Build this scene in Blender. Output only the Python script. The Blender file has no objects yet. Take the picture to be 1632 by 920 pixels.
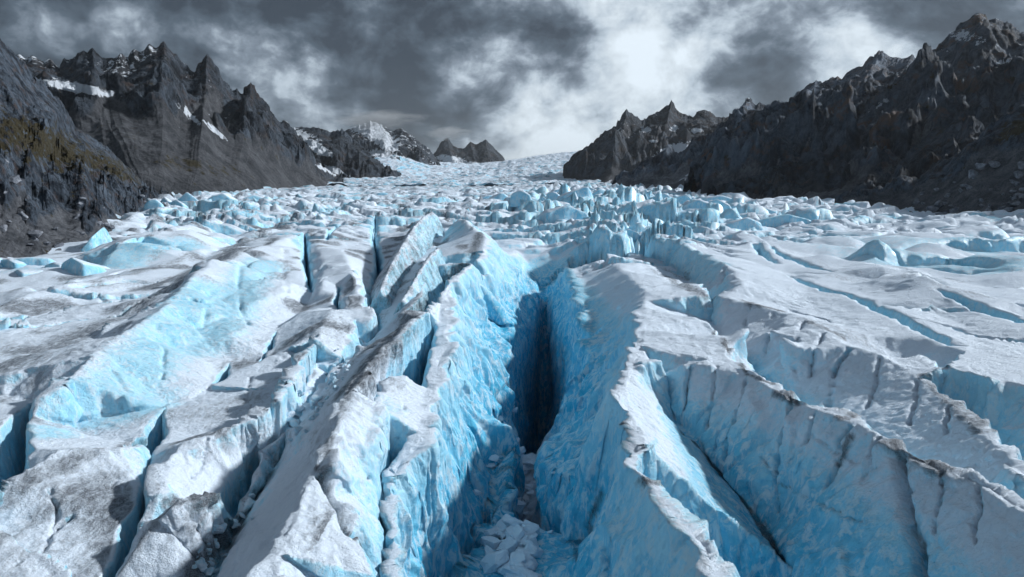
import bpy, math, random, time
import numpy as np
from mathutils import Vector
from mathutils.geometry import delaunay_2d_cdt
from mathutils.bvhtree import BVHTree
T0 = time.time()
random.seed(7)
rng = np.random.default_rng(7)
scene = bpy.context.scene
COL = scene.collection

# ------------------------------------------------------------------ camera
CAMZ, PITCH, FP = 30.0, math.radians(9.39), 1088.0      # 24 mm lens on a 1632 px wide frame
cp, sp = math.cos(PITCH), math.sin(PITCH)
def ray(px, py):
    x, y = (px - 816) / FP, -(py - 460) / FP
    return np.array([x, cp + y * sp, -sp + y * cp])
def P(px, py, z):
    r = ray(px, py); t = (z - CAMZ) / r[2]
    return (r[0] * t, r[1] * t, z)
def AT(px, py, d):
    r = ray(px, py); t = d / r[1]
    return (r[0] * t, d, CAMZ + r[2] * t)
cam = bpy.data.cameras.new('camera'); cam.lens = 24; cam.sensor_width = 36
cam.clip_start = 0.5; cam.clip_end = 60000
co = bpy.data.objects.new('camera', cam); COL.objects.link(co)
co.location = (0, 0, CAMZ); co.rotation_euler = (math.pi / 2 - PITCH, 0, 0)
scene.camera = co

# ------------------------------------------------------------------ noise
_G = rng.normal(size=(32, 32, 32, 3)).astype(np.float32)
_G /= np.linalg.norm(_G, axis=-1, keepdims=True)
_G = _G.reshape(-1, 3)
def noise(p):
    """gradient noise, about -1..1; p is (N,3)"""
    out = np.empty(len(p), np.float32)
    for s in range(0, len(p), 200000):
        q = np.asarray(p[s:s + 200000], np.float64)
        i = np.floor(q).astype(np.int64); f = (q - i).astype(np.float32)
        w = f * f * f * (f * (f * 6 - 15) + 10)
        i0 = i & 31; i1 = (i + 1) & 31
        def g(a, b, c):
            gx, gy, gz = (i1 if a else i0)[:, 0], (i1 if b else i0)[:, 1], (i1 if c else i0)[:, 2]
            G = _G[(gx * 32 + gy) * 32 + gz]
            return G[:, 0] * (f[:, 0] - a) + G[:, 1] * (f[:, 1] - b) + G[:, 2] * (f[:, 2] - c)
        def L(a, b, t): return a + (b - a) * t
        x00 = L(g(0, 0, 0), g(1, 0, 0), w[:, 0]); x10 = L(g(0, 1, 0), g(1, 1, 0), w[:, 0])
        x01 = L(g(0, 0, 1), g(1, 0, 1), w[:, 0]); x11 = L(g(0, 1, 1), g(1, 1, 1), w[:, 0])
        out[s:s + 200000] = L(L(x00, x10, w[:, 1]), L(x01, x11, w[:, 1]), w[:, 2]) * 1.5
    return out
def sstep(a, b, x):
    t = np.clip((x - a) / (b - a), 0, 1); return t * t * (3 - 2 * t)
def cells(p, seed=3, off=False):
    """3D Worley: distance to nearest and second nearest feature, and a random value of the nearest cell"""
    N = len(p); F1 = np.full(N, 9., np.float32); F2 = F1.copy(); ID = np.zeros(N, np.float32); OX = ID.copy(); OY = ID.copy()
    r = np.random.default_rng(seed); tab = r.random((32768, 4)).astype(np.float32)
    i = np.floor(p).astype(np.int64); f = (p - i).astype(np.float32)
    for a in (-1, 0, 1):
        for b in (-1, 0, 1):
            for c in (-1, 0, 1):
                k = ((((i[:, 0] + a) & 31) * 32 + ((i[:, 1] + b) & 31)) * 32 + ((i[:, 2] + c) & 31))
                t = tab[k]
                d = (a + t[:, 0] - f[:, 0]) ** 2 + (b + t[:, 1] - f[:, 1]) ** 2 + (c + t[:, 2] - f[:, 2]) ** 2
                m = d < F1
                F2 = np.where(m, F1, np.minimum(F2, d)); ID = np.where(m, t[:, 3], ID); OX = np.where(m, f[:, 0] - a - t[:, 0], OX); OY = np.where(m, f[:, 1] - b - t[:, 1], OY); F1 = np.where(m, d, F1)
    if off: return np.sqrt(F1), np.sqrt(F2), ID, OX, OY
    return np.sqrt(F1), np.sqrt(F2), ID

# ------------------------------------------------------------------ mesh helpers
def edges_of(T):
    E = np.concatenate([T[:, [0, 1]], T[:, [1, 2]], T[:, [2, 0]]]); E.sort(axis=1)
    key = E[:, 0].astype(np.int64) * (T.max() + 1) + E[:, 1]
    u, inv = np.unique(key, return_inverse=True)
    n = T.max() + 1
    return np.stack([u // n, u % n], 1), inv.reshape(3, -1).T
def target_len(p, px, flat=1.0):
    """wanted edge length: px screen pixels (of the 1024 wide render) at that distance, coarser outside the frame"""
    q = p - np.array([0, 0, CAMZ]); d = np.linalg.norm(q, axis=1)
    fw = q[:, 1] * cp - q[:, 2] * sp; up = q[:, 1] * sp + q[:, 2] * cp
    f = np.maximum(fw, 1e-3)
    off = np.maximum(np.abs(q[:, 0]) / f / 0.75, np.abs(up) / f / 0.423)
    off = np.where(fw < 1, 8, off)
    k = np.where(off > 1.08, 1 + (off - 1.08) * 6, 1)
    return px * d / 683.0 * np.clip(k, 1, 8) * np.interp(d, [120, 400], [1, flat])
def refine(V, T, px, iters=14, cap=3000000, flat=1.0):
    for it in range(iters):
        E, inv = edges_of(T)
        a, b = V[E[:, 0]], V[E[:, 1]]
        L = np.linalg.norm(a[:, :3] - b[:, :3], axis=1)
        mark = L > 1.45 * target_len((a[:, :3] + b[:, :3]) / 2, px, flat)
        if not mark.any() or len(T) > cap: break
        Lt = L[inv]; lg = Lt.argmax(1); rows = np.arange(len(T))
        for _ in range(6):                                   # closure: a marked triangle always splits its longest edge
            anym = mark[inv].any(1); le = inv[rows, lg][anym]
            if mark[le].all(): break
            mark[le] = True
        new = np.full(len(E), -1); new[mark] = len(V) + np.arange(mark.sum())
        V = np.concatenate([V, (a[mark] + b[mark]) / 2])
        m = new[inv]                                          # edge k joins corner k and k+1
        cnt = (m >= 0).sum(1); out = [T[cnt == 0]]
        t, mm = T[cnt == 3], m[cnt == 3]
        if len(t):
            out += [np.stack([t[:, 0], mm[:, 0], mm[:, 2]], 1), np.stack([mm[:, 0], t[:, 1], mm[:, 1]], 1),
                    np.stack([mm[:, 2], mm[:, 1], t[:, 2]], 1), mm]
        for k in range(3):
            s = (cnt == 1) & (m[:, k] >= 0); t, mm = np.roll(T[s], -k, 1), np.roll(m[s], -k, 1)
            if len(t): out += [np.stack([t[:, 0], mm[:, 0], t[:, 2]], 1), np.stack([mm[:, 0], t[:, 1], t[:, 2]], 1)]
            s = (cnt == 2) & (m[:, (k + 2) % 3] < 0); t, mm = np.roll(T[s], -k, 1), np.roll(m[s], -k, 1)
            if len(t):                                        # edges 0 and 1 marked: corner 1 is cut off
                l0 = np.linalg.norm(V[mm[:, 0], :3] - V[t[:, 2], :3], axis=1) < np.linalg.norm(V[mm[:, 1], :3] - V[t[:, 0], :3], axis=1)
                out.append(np.stack([mm[:, 0], t[:, 1], mm[:, 1]], 1))
                A = np.where(l0[:, None], np.stack([t[:, 0], mm[:, 0], t[:, 2]], 1), np.stack([t[:, 0], mm[:, 0], mm[:, 1]], 1))
                B = np.where(l0[:, None], np.stack([mm[:, 0], mm[:, 1], t[:, 2]], 1), np.stack([t[:, 0], mm[:, 1], t[:, 2]], 1))
                out += [A, B]
        T = np.concatenate(out)
    return V, T
class Smoother:
    def __init__(s, T, n):
        E, _ = edges_of(T); s.a = np.concatenate([E[:, 0], E[:, 1]]); s.b = np.concatenate([E[:, 1], E[:, 0]]); s.n = n
        s.c = np.maximum(np.bincount(s.a, minlength=n), 1)
    def __call__(s, X, k=1, lam=0.6):
        X = X.copy()
        for _ in range(k):
            for j in range(X.shape[1]):
                X[:, j] += lam * (np.bincount(s.a, X[s.b, j], s.n) / s.c - X[:, j])
        return X
def normals(V, T):
    n = np.cross(V[T[:, 1]] - V[T[:, 0]], V[T[:, 2]] - V[T[:, 0]])
    N = np.stack([sum(np.bincount(T[:, k], n[:, j], len(V)) for k in range(3)) for j in range(3)], 1)
    return N / np.maximum(np.linalg.norm(N, axis=1, keepdims=True), 1e-9)
def unit(N): return N / np.maximum(np.linalg.norm(N, axis=1, keepdims=True), 1e-9)
def mesh_obj(name, V, T, mat, attrs=None, smooth=True, parent=None):
    me = bpy.data.meshes.new(name)
    me.vertices.add(len(V)); me.vertices.foreach_set('co', np.ascontiguousarray(V[:, :3], np.float32).ravel())
    me.loops.add(len(T) * 3); me.loops.foreach_set('vertex_index', np.ascontiguousarray(T, np.int32).ravel())
    me.polygons.add(len(T)); me.polygons.foreach_set('loop_start', np.arange(0, len(T) * 3, 3, dtype=np.int32))
    me.polygons.foreach_set('loop_total', np.full(len(T), 3, np.int32))
    me.polygons.foreach_set('use_smooth', np.full(len(T), smooth, bool))
    for k, v in (attrs or {}).items():
        at = me.attributes.new(k, 'FLOAT', 'POINT'); at.data.foreach_set('value', np.ascontiguousarray(v, np.float32))
    me.update(calc_edges=True); me.validate()
    me.materials.append(mat)
    o = bpy.data.objects.new(name, me); COL.objects.link(o); o.parent = parent
    return o
def tag(o, label=None, cat=None, group=None, kind=None):
    for k, v in (('label', label), ('category', cat), ('group', group), ('kind', kind)):
        if v: o[k] = v
    return o
class Oct:
    """sum of octaves, leaving out those finer than the mesh there"""
    def __init__(s, p, edge): s.p, s.e = p, edge
    def __call__(s, lam, amp, mode='n', stretch=(1, 1, 1), off=0.0):
        l = min(lam * min(stretch), lam)
        w = np.clip(l / (2.2 * s.e) - 0.8, 0, 1)
        idx = np.nonzero(w > 0)[0]; out = np.zeros(len(s.p))
        if not len(idx): return out
        q = s.p[idx] / (lam * np.array(stretch)) + off
        if mode == 'n': v = noise(q)
        elif mode == 'r': v = 1 - 2 * np.abs(noise(q)); v = v * np.abs(v) ** 0.3
        elif mode == 'b': v = 2 * np.abs(noise(q)) - 0.4
        elif mode == 'c': f1, f2, _ = cells(q); v = 0.75 - 1.3 * f1          # rounded lumps
        elif mode == 'f': f1, f2, i_ = cells(q); v = (i_ - .5) * 1.6 * sstep(0, .12, f2 - f1)   # facets
        out[idx] = v * amp * w[idx]
        return out

# ------------------------------------------------------------------ materials
def new_mat(name):
    m = bpy.data.materials.new(name); m.use_nodes = True; nt = m.node_tree; nt.nodes.clear()
    out = nt.nodes.new('ShaderNodeOutputMaterial'); b = nt.nodes.new('ShaderNodeBsdfPrincipled')
    nt.links.new(b.outputs[0], out.inputs[0]); return m, nt, b
class N:
    def __init__(s, nt): s.nt = nt
    def put(s, v, sock):
        if hasattr(v, 'node'): s.nt.links.new(v, sock)
        else:
            if sock.type == 'RGBA' and len(v) == 3: v = (*v, 1)
            sock.default_value = v
    def math(s, op, a, b=0.0, c=0.0, clamp=False):
        n = s.nt.nodes.new('ShaderNodeMath'); n.operation = op; n.use_clamp = clamp
        s.put(a, n.inputs[0]); s.put(b, n.inputs[1]); s.put(c, n.inputs[2]); return n.outputs[0]
    def vmath(s, op, a, b=(0, 0, 0)):
        n = s.nt.nodes.new('ShaderNodeVectorMath'); n.operation = op
        s.put(a, n.inputs[0]); s.put(b, n.inputs[1])
        return n.outputs['Value'] if op in ('DOT_PRODUCT', 'LENGTH') else n.outputs[0]
    def ramp(s, v, a, b, lo=0.0, hi=1.0):
        n = s.nt.nodes.new('ShaderNodeMapRange'); n.interpolation_type = 'SMOOTHSTEP'
        s.put(v, n.inputs[0]); s.put(a, n.inputs[1]); s.put(b, n.inputs[2]); s.put(lo, n.inputs[3]); s.put(hi, n.inputs[4])
        return n.outputs[0]
    def mix(s, f, a, b, mode='MIX'):
        n = s.nt.nodes.new('ShaderNodeMix'); n.data_type = 'RGBA'; n.blend_type = mode
        s.put(f, n.inputs[0]); s.put(a, n.inputs[6]); s.put(b, n.inputs[7]); return n.outputs[2]
    def attr(s, name):
        n = s.nt.nodes.new('ShaderNodeAttribute'); n.attribute_name = name; return n.outputs['Fac']
    def pos(s):
        n = s.nt.nodes.new('ShaderNodeTexCoord'); return n.outputs['Object']
    def noise(s, vec, scale, detail=5, rough=.6, dist=0.0, stretch=None):
        if stretch: vec = s.vmath('MULTIPLY', vec, stretch)
        n = s.nt.nodes.new('ShaderNodeTexNoise'); s.put(vec, n.inputs['Vector'])
        n.inputs['Scale'].default_value = scale; n.inputs['Detail'].default_value = detail
        n.inputs['Roughness'].default_value = rough; n.inputs['Distortion'].default_value = dist
        return n.outputs['Fac']
    def voro(s, vec, scale, feature='F1', stretch=None):
        if stretch: vec = s.vmath('MULTIPLY', vec, stretch)
        n = s.nt.nodes.new('ShaderNodeTexVoronoi'); n.feature = feature; s.put(vec, n.inputs['Vector'])
        n.inputs['Scale'].default_value = scale; return n.outputs['Distance']
    def bump(s, h, dist, strength=1.0, normal=None):
        n = s.nt.nodes.new('ShaderNodeBump'); s.put(h, n.inputs['Height'])
        n.inputs['Distance'].default_value = dist; n.inputs['Strength'].default_value = strength
        if normal: s.nt.links.new(normal, n.inputs['Normal'])
        return n.outputs[0]

def ice_material(name, scale=1.0):
    m, nt, b = new_mat(name); n = N(nt); p = n.pos()
    p = n.vmath('MULTIPLY', p, (1 / scale,) * 3)
    up, blue, dirt = n.attr('snow'), n.attr('blue'), n.attr('dirt')
    n1 = n.noise(p, .35, 6, .62); n2 = n.noise(p, 2.2, 5, .65); n3 = n.noise(p, 9, 4, .6)
    nv = n.noise(p, .8, 5, .6, 0.6, stretch=(1, 1, .35))
    # clear blue ice on the walls, bubbly pale ice, crusted white snow-ice on the tops
    pale = n.mix(n.ramp(nv, .35, .7), (.47, .76, .90), (.24, .64, .86))
    deep = n.mix(n.ramp(nv, .3, .7), (.07, .52, .76), (.02, .39, .65))
    ice = n.mix(n.math('ADD', blue, n.math('MULTIPLY', n.math('SUBTRACT', n1, .5), 1.1), clamp=True), pale, deep)
    snow = n.mix(n2, (.54, .65, .78), (.77, .85, .93))
    sf = n.math('ADD', up, n.math('MULTIPLY', n.math('SUBTRACT', n2, .5), .9))
    sf = n.math('ADD', sf, n.math('MULTIPLY', n.math('SUBTRACT', n1, .5), .8))
    fz = n.noise(p, .8, 8, .70, .5, stretch=(1, 1, .4))                          # frost and crumbs caught on the rough ice
    ice = n.mix(n.math('MULTIPLY', n.ramp(fz, .46, .60), .75), ice, (.66, .78, .85))
    c = n.mix(n.ramp(sf, .32, .8), ice, snow)
    # fine grit: streaks and specks
    ds = n.noise(p, 1.5, 8, .72, .6, stretch=(1, .4, .6)); dk = n.noise(p, 14, 4, .7)
    df = n.math('ADD', dirt, n.math('MULTIPLY', n.math('SUBTRACT', ds, .5), 1.3))
    df = n.math('MULTIPLY', n.ramp(df, .32, .95), n.ramp(dk, .3, .62, .45, 1))
    c = n.mix(n.math('MULTIPLY', df, n.ramp(dirt, .02, .2)), c, (.030, .034, .043))
    n.put(c, b.inputs['Base Color'])
    n.put(n.ramp(sf, .2, .8, .28, .65), b.inputs['Roughness'])
    b.inputs['IOR'].default_value = 1.31
    h = n.math('ADD', n.math('MULTIPLY', n2, .6), n.math('MULTIPLY', n3, .22))
    h = n.math('ADD', h, n.math('MULTIPLY', n.noise(p, 26, 4, .7), .12))
    n.put(n.bump(h, .55 * scale, .9), b.inputs['Normal'])
    return m
def rock_material(name, scale=1.0, tone=1.0, rust=.5):
    m, nt, b = new_mat(name); n = N(nt); p = n.vmath('MULTIPLY', n.pos(), (1 / scale,) * 3)
    scree, grass, snow = n.attr('scree'), n.attr('grass'), n.attr('snow')
    a = n.noise(p, .05, 7, .65, .4); a2 = n.noise(p, .35, 6, .7); a3 = n.noise(n.vmath('ADD', p, (31, 7, 3)), .028, 8, .7, .8, stretch=(1, 1, .6)); st = n.noise(p, .12, 6, .65, .6, stretch=(1, 1, .55))
    t = tone  # mountain tones kept low: cloud shade is put into the rock colour
    rock = n.mix(n.ramp(n.math('ADD', n.math('MULTIPLY', a3, .55), n.math('ADD', n.math('MULTIPLY', st, .30), n.math('MULTIPLY', a2, .15))), .42, .62), (.007 * t, .015 * t, .028 * t), (.140 * t, .185 * t, .245 * t))
    rock = n.mix(n.math('MULTIPLY', n.ramp(a, .52, .66), rust), rock, (.120 * t, .074 * t, .054 * t))
    sc = n.mix(n.ramp(n.math('ADD', n.math('MULTIPLY', a2, .45), n.math('ADD', n.math('MULTIPLY', n.noise(p, .035, 8, .7, .5), .75), -.1)), .38, .70), (.050 * t, .058 * t, .072 * t), (.23 * t, .245 * t, .275 * t))
    sf = n.ramp(n.math('ADD', scree, n.math('MULTIPLY', n.math('SUBTRACT', a2, .5), .5)), .4, .6)
    c = n.mix(sf, rock, sc)
    gf = n.ramp(n.math('ADD', grass, n.math('MULTIPLY', n.math('SUBTRACT', n.noise(p, .07, 9, .72), .5), 4.5)), .52, .66)
    c = n.mix(gf, c, n.mix(n.noise(p, .5, 5, .7), (.010, .010, .008), (.050, .040, .014)))
    wf = n.ramp(n.math('ADD', snow, n.math('MULTIPLY', n.math('SUBTRACT', n.noise(p, .12, 8, .72), .5), 2.4)), .5, .58)
    c = n.mix(wf, c, (.55, .60, .66))
    n.put(c, b.inputs['Base Color']); b.inputs['Roughness'].default_value = .85
    b.inputs['Specular IOR Level'].default_value = .25
    rd = nt.nodes.new('ShaderNodeTexNoise'); rd.noise_type = 'RIDGED_MULTIFRACTAL'; n.put(n.vmath('MULTIPLY', p, (1, 1, .6)), rd.inputs['Vector'])
    rd.inputs['Scale'].default_value = .22; rd.inputs['Detail'].default_value = 8; rd.inputs['Roughness'].default_value = .62
    h = n.math('ADD', n.math('MULTIPLY', rd.outputs[0], n.math('SUBTRACT', 1.0, n.math('MULTIPLY', sf, .85))), n.math('MULTIPLY', n.noise(p, 1.5, 7, .72), .6))
    n.put(n.bump(h, 3.2 * scale, .9), b.inputs['Normal'])
    return m
MAT_ICE = ice_material('glacier_ice'); MAT_FARICE = ice_material('far_glacier_ice', 7.0)

# ------------------------------------------------------------------ glacier: the control lines
LINES = []; AMPS = []
def wob(p, amp):
    q = np.array([p]) / 3.1
    return (p[0] + amp * float(noise(q)[0]), p[1] + amp * float(noise(q + 9.3)[0]), p[2] + .5 * amp * float(noise(q + 4.7)[0]))
def line(pts, jit=.35, step=None, world=False, amp=.55):
    W_ = [p if world else P(*p) for p in pts]
    out = []
    for a, b in zip(W_, W_[1:]):
        a, b = np.array(a), np.array(b); d = np.linalg.norm(b - a)
        s = step or max(1.6, .02 * a[1]); k = max(1, int(d / s))
        for i in range(k): out.append(tuple(a + (b - a) * i / k))
    out.append(tuple(W_[-1]))
    if not world and pts[-1][1] >= 920:                      # run on under and behind the camera
        a, b = np.array(W_[-2]), np.array(W_[-1]); dr = b - a; dr[2] = 0
        if dr[1] < -.5:
            k = (b[1] - 18) / -dr[1]; e_ = b + dr * k
            for i in range(1, 9): out.append(tuple(b + (e_ - b) * i / 8))
    out = [wob(p, jit * max(1, p[1] / 90)) for p in out]
    LINES.append(out); AMPS.append(amp); return out
def offset(pts, dx, dy, z): return [(x + dx, y + dy, z) for x, y, _ in pts]
CREV = []
def crev(pts, depth, floor=.16, jit=.25):
    """a crevasse: pts are (px, py, z of the lips, width in metres)"""
    C = [np.array(P(a, b, c)) for a, b, c, _ in pts]; Wd = [p[3] for p in pts]
    C2, W2 = [], []
    for i in range(len(C) - 1):
        d = np.linalg.norm(C[i + 1] - C[i]); k = max(1, int(d / max(1.5, .015 * C[i][1])))
        for j in range(k): t = j / k; C2.append(C[i] * (1 - t) + C[i + 1] * t); W2.append(Wd[i] * (1 - t) + Wd[i + 1] * t)
    C2.append(C[-1]); W2.append(Wd[-1])
    C2 = np.array([wob(tuple(c), jit * 1.6) for c in C2]); W2 = np.array(W2)
    T_ = np.gradient(C2[:, :2], axis=0); T_ /= np.linalg.norm(T_, axis=1, keepdims=True) + 1e-9
    Nn = np.stack([-T_[:, 1], T_[:, 0]], 1); n_ = len(C2)
    W2 = W2 * (1 + .35 * noise(C2 / 2.3 + 5))
    s = np.linspace(0, 1, n_); dp = depth * np.clip(np.minimum(s, 1 - s) * 6, .25, 1)
    L = [(C2[i, 0] + Nn[i, 0] * W2[i] / 2, C2[i, 1] + Nn[i, 1] * W2[i] / 2, C2[i, 2]) for i in range(n_)]
    R = [(C2[i, 0] - Nn[i, 0] * W2[i] / 2, C2[i, 1] - Nn[i, 1] * W2[i] / 2, C2[i, 2]) for i in range(n_)]
    B = [(C2[i, 0], C2[i, 1], C2[i, 2] - dp[i]) for i in range(1, n_ - 1)]
    e0 = tuple(C2[0] - np.r_[T_[0], 0] * W2[0]); e1 = tuple(C2[-1] + np.r_[T_[-1], 0] * W2[-1])
    LINES.append([e0] + L + [e1]); LINES.append([e0] + R + [e1])
    LINES.append(B); AMPS.extend([.22, .22, .15])
# --- main crevasse
ML = line([(862,392,0),(835,398,0),(805,412,0),(780,430,0),(765,440,0),(745,455,0),(725,470,.5),(714,492,1),(713,520,.5),(712,556,0),(703,615,-1),
           (684,673,-1.5),(672,715,-2),(628,752,-3),(620,790,-3),(624,860,-3),(628,920,-3),(628,1010,-3)], amp=.7, jit=1.0)
MR = line([(862,392,0),(880,386,0),(905,378,1),(930,380,1),(965,400,1),(985,425,1),(1018,450,1),(1028,470,1),(1020,505,1),(1022,540,1),
           (1011,573,1),(992,618,1),(981,634,1),(1003,661,.5),(1022,708,0),(1005,742,0),(1034,757,0),(1050,792,0),(1081,826,0),(1126,870,0),(1145,925,0),(1170,1010,0)], jit=.5)
line([(762,470,-8),(758,520,-11),(768,600,-12),(772,661,-14),(790,740,-18),(792,800,-20),(770,870,-20),(760,930,-20),(750,1010,-20)], jit=.8, amp=1.0)
line([(815,440,-6),(806,480,-12),(797,540,-17),(792,600,-22),(797,660,-26)], jit=.8, amp=1.0)
line([(915,430,-4),(938,500,-8),(945,580,-12),(938,650,-16),(908,720,-20),(893,790,-21),(900,870,-20),(908,950,-20)], jit=.8, amp=1.0)
line([(806,725,-32),(802,790,-32),(793,843,-32),(778,896,-32),(768,935,-32)], amp=1.0)
line([(856,725,-32),(852,790,-32),(842,843,-32),(855,908,-32),(872,935,-32)])
SL = [P(*p) for p in [(806,705,-31),(806,650,-28),(816,590,-26),(834,530,-22),(850,488,-17),(862,462,-13)]]
SR = [P(*p) for p in [(882,705,-31),(910,650,-27),(908,590,-24),(896,530,-20),(882,488,-17),(870,462,-13)]]
line(SL, world=True); line(SR, world=True)
for k_ in (.14, .86): line([(a[0] * (1 - k_) + b[0] * k_, a[1], -112 + 8 * i) for i, (a, b) in enumerate(zip(SL, SR))][:-1], world=True, jit=.1, amp=.5)
# --- ridge left of it, with its narrow crevasse
K1L = line([(705,478,1),(700,500,.5),(694,560,0),(682,620,-1),(664,690,-1.5),(640,730,-2.5),(606,772,-3),(598,830,-3),(601,920,-3),(602,1010,-3)], amp=.35)
line([(711,484,-5),(706,520,-14),(699,600,-18),(684,655,-18),(660,712,-18),(618,768,-16),(609,830,-17),(613,920,-17),(614,1010,-17)], jit=.15, amp=.2)
LC = line([(732,347,12),(758,363,10),(776,378,8),(768,405,5),(738,430,4),(715,452,3.5),(700,480,1.5),(684,496,2.5),(660,510,4),(640,530,4),(610,555,4),(590,580,4),(560,618,4),(548,650,4),(530,700,4),(515,730,4),(500,755,3.5),(480,800,3),(455,860,3),(425,925,3),(390,1010,3)])
line([(520,770,2.4),(548,830,1.5),(570,870,.8),(592,915,0)])
line([(620,600,1.5),(600,660,1.5),(590,720,1.0)])
T1 = line([(604,538,-4),(562,585,-4),(520,640,-4),(482,700,-4.5),(442,745,-5),(402,800,-5),(367,860,-5),(337,925,-5),(300,1010,-5)])
crev([(600,352,0,1),(596,380,0,2),(603,410,0,3),(602,450,-1,3.5),(598,500,-2,3.5),(600,528,-3,2)], 24)
crev([(500,572,-1,.8),(482,600,-1,2),(468,640,-1,2.2),(450,656,-1.5,1),(438,695,-2,2),(405,715,-3,2.2),(388,755,-3,3),(367,805,-4,2.5),(340,850,-5,1)], 13)
crev([(541,455,1,.8),(536,480,1,2.2),(545,505,0,1)], 9)
crev([(570,540,-2,1),(577,555,-3,2)], 7)
crev([(440,527,-1,.8),(430,550,-1,1.8),(417,575,-1,.8)], 9)
crev([(367,577,-1,.6),(355,597,-1,2),(343,612,-1,.8)], 9)
crev([(262,648,-1,.8),(250,672,-1.5,2.8),(240,695,-1.5,3.2),(232,730,-1.5,1.6),(232,775,-2,1.2),(222,815,-2,2),(205,850,-2.5,2.2),(188,890,-3,1.4),(168,930,-3,1.2),(130,1010,-3,1)], 15)
crev([(485,374,2,1),(488,410,1,3),(491,440,0,3),(497,468,-1,1)], 14)
crev([(50,640,1,1),(30,668,1,2.6),(14,710,1,4.5),(4,752,0,4.5),(-15,800,0,3)], 13)
line([(494,480,-2),(470,505,-2),(448,518,-2)]); line([(408,580,-2),(378,576,-1.6)]); line([(335,622,-1.6),(300,634,-1.6),(270,642,-1.6)])
line([(222,700,-2),(170,702,-2),(128,690,-2),(85,650,-1),(60,642,.5)])
L4 = line([(480,380,5),(430,388,5.5),(380,405,5.5),(340,425,5.5),(290,462,5.5),(250,498,5.5),(200,530,5),(150,568,4.5),(98,610,3.5),(66,630,3)])
line([(470,366,1),(420,376,1),(360,398,1.5),(300,430,1.5),(230,470,1.5),(150,505,1.2),(60,545,1),(-60,600,1)])
line([(-40,800,1.5),(40,748,2.2),(100,718,2.2),(160,716,1.5),(218,712,0)])
line([(530,492,2.5),(505,540,2.6),(480,568,2),(440,638,2.2),(400,665,1),(340,693,.8),(290,705,.8),(262,740,.5),(250,780,.2)])
line([(250,832,0),(285,803,1),(320,795,1),(352,782,0)])
line([(555,470,3),(560,520,1),(540,590,-1),(500,640,-1.5),(470,690,-2),(430,735,-4)])
line([(545,400,4),(560,430,4),(575,470,3),(585,510,1)]); line([(505,385,3),(515,420,3),(512,460,2)])
L6 = line([(-60,512,3),(0,490,3),(50,472,3.4),(90,457,3.6),(140,447,3.2),(200,438,3),(250,423,3),(300,411,3),(375,391,2.6),(408,377,2)])
line([(137,440,-1),(170,435,-1),(205,428,-1),(250,412,-1),(282,401,-1),(312,396,-1),(350,376,-1)])
line([(152,434,1),(187,388,8),(215,377,9),(250,366,10.5),(300,357,10),(335,352,9),(365,354,5),(385,356,1)])
# --- right side
C1 = line([(1040,588,-1),(1052,615,-4),(1068,650,-6),(1085,680,-8),(1110,708,-9),(1145,752,-11),(1172,788,-12),(1205,832,-13),(1245,890,-14),(1275,930,-14),(1320,1010,-14)])
BC = line([(1028,573,1),(1050,575,1),(1090,578,1),(1130,574,1),(1156,571,1),(1180,581,1),(1203,594,1),(1230,612,1),(1262,632,1),(1310,650,1),(1366,674,1),(1400,692,1),
           (1436,712,1),(1470,730,1),(1501,745,1),(1535,755,1),(1566,768,1),(1600,790,1),(1640,812,1),(1720,860,1)])
line([(935,372,-1),(975,393,-2.5),(1010,403,-3),(1045,418,-3),(1080,435,-3),(1098,448,-3),(1115,470,-3),(1130,495,-4),(1138,518,-4),(1152,545,-4),(1172,572,-5),(1195,592,-6)])
GB = [P(1195,592,-6)] + offset([P(*p) for p in [(1262,632,1),(1366,674,1),(1436,712,1),(1501,745,1),(1566,768,1),(1640,812,1),(1720,860,1)]], 3.6, 1.5, -8)
line(GB, world=True)
CC = line([(1112,452,1),(1128,468,2),(1160,476,2),(1190,483,2),(1220,490,2),(1255,500,2),(1285,507,2),(1318,530,2),(1352,552,2),(1390,563,1.6),(1422,570,1),(1445,590,1),(1482,612,.6),(1530,655,0),(1572,692,0),(1632,750,0),(1720,820,0)])
GC = offset([P(*p) for p in [(1445,588,1),(1482,612,.6),(1530,655,0),(1572,692,0),(1632,750,0),(1720,820,0)]], 3.2, 1.6, -10); GC[0] = P(1438,580,-2)
line(GC, world=True)
line([(1448,572,1.5),(1470,580,1),(1491,588,1.5),(1520,585,2),(1566,600,2),(1632,613,2),(1740,640,2)])
crev([(1254,436,2,2),(1288,452,2,3.5),(1321,461,2,4),(1350,468,2,2.5),(1385,482,2,4),(1424,500,2,5),(1470,524,2,4),(1526,551,2,3)], 9)
crev([(1225,396,3,1),(1262,412,3,4),(1300,425,3,4),(1330,434,3,1)], 8)
crev([(1490,470,3,1),(1545,484,3,4),(1600,502,3,5),(1680,526,3,3)], 9)
crev([(1150,380,3,2),(1200,392,3,4),(1240,420,3,2)], 9)
crev([(520,385,3,1),(530,372,3,3),(548,362,3,2)], 9)
line([(1404,392,6.4),(1461,402,4.6),(1524,412,2.5),(1594,424,0),(1640,426,-.4),(1720,432,-1)])
line([(1395,412,3),(1431,424,.4),(1506,430,-.9),(1574,442,-3.4),(1640,452,-5.5),(1720,462,-7)])
line([(1404,386,3),(1480,392,1.5),(1560,402,0)])
line([(1444,390,3.4),(1499,382,5.3),(1541,376,6.7),(1581,379,6.3),(1632,390,3.4),(1720,400,1)])
line([(1456,398,1.7),(1520,405,0),(1594,417,-2.8),(1640,419,-3.4),(1720,424,-5)])
line([(1350,420,1),(1400,432,4),(1440,440,3),(1500,450,3)]); line([(1540,470,2),(1600,480,3),(1680,490,3)])
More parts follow.
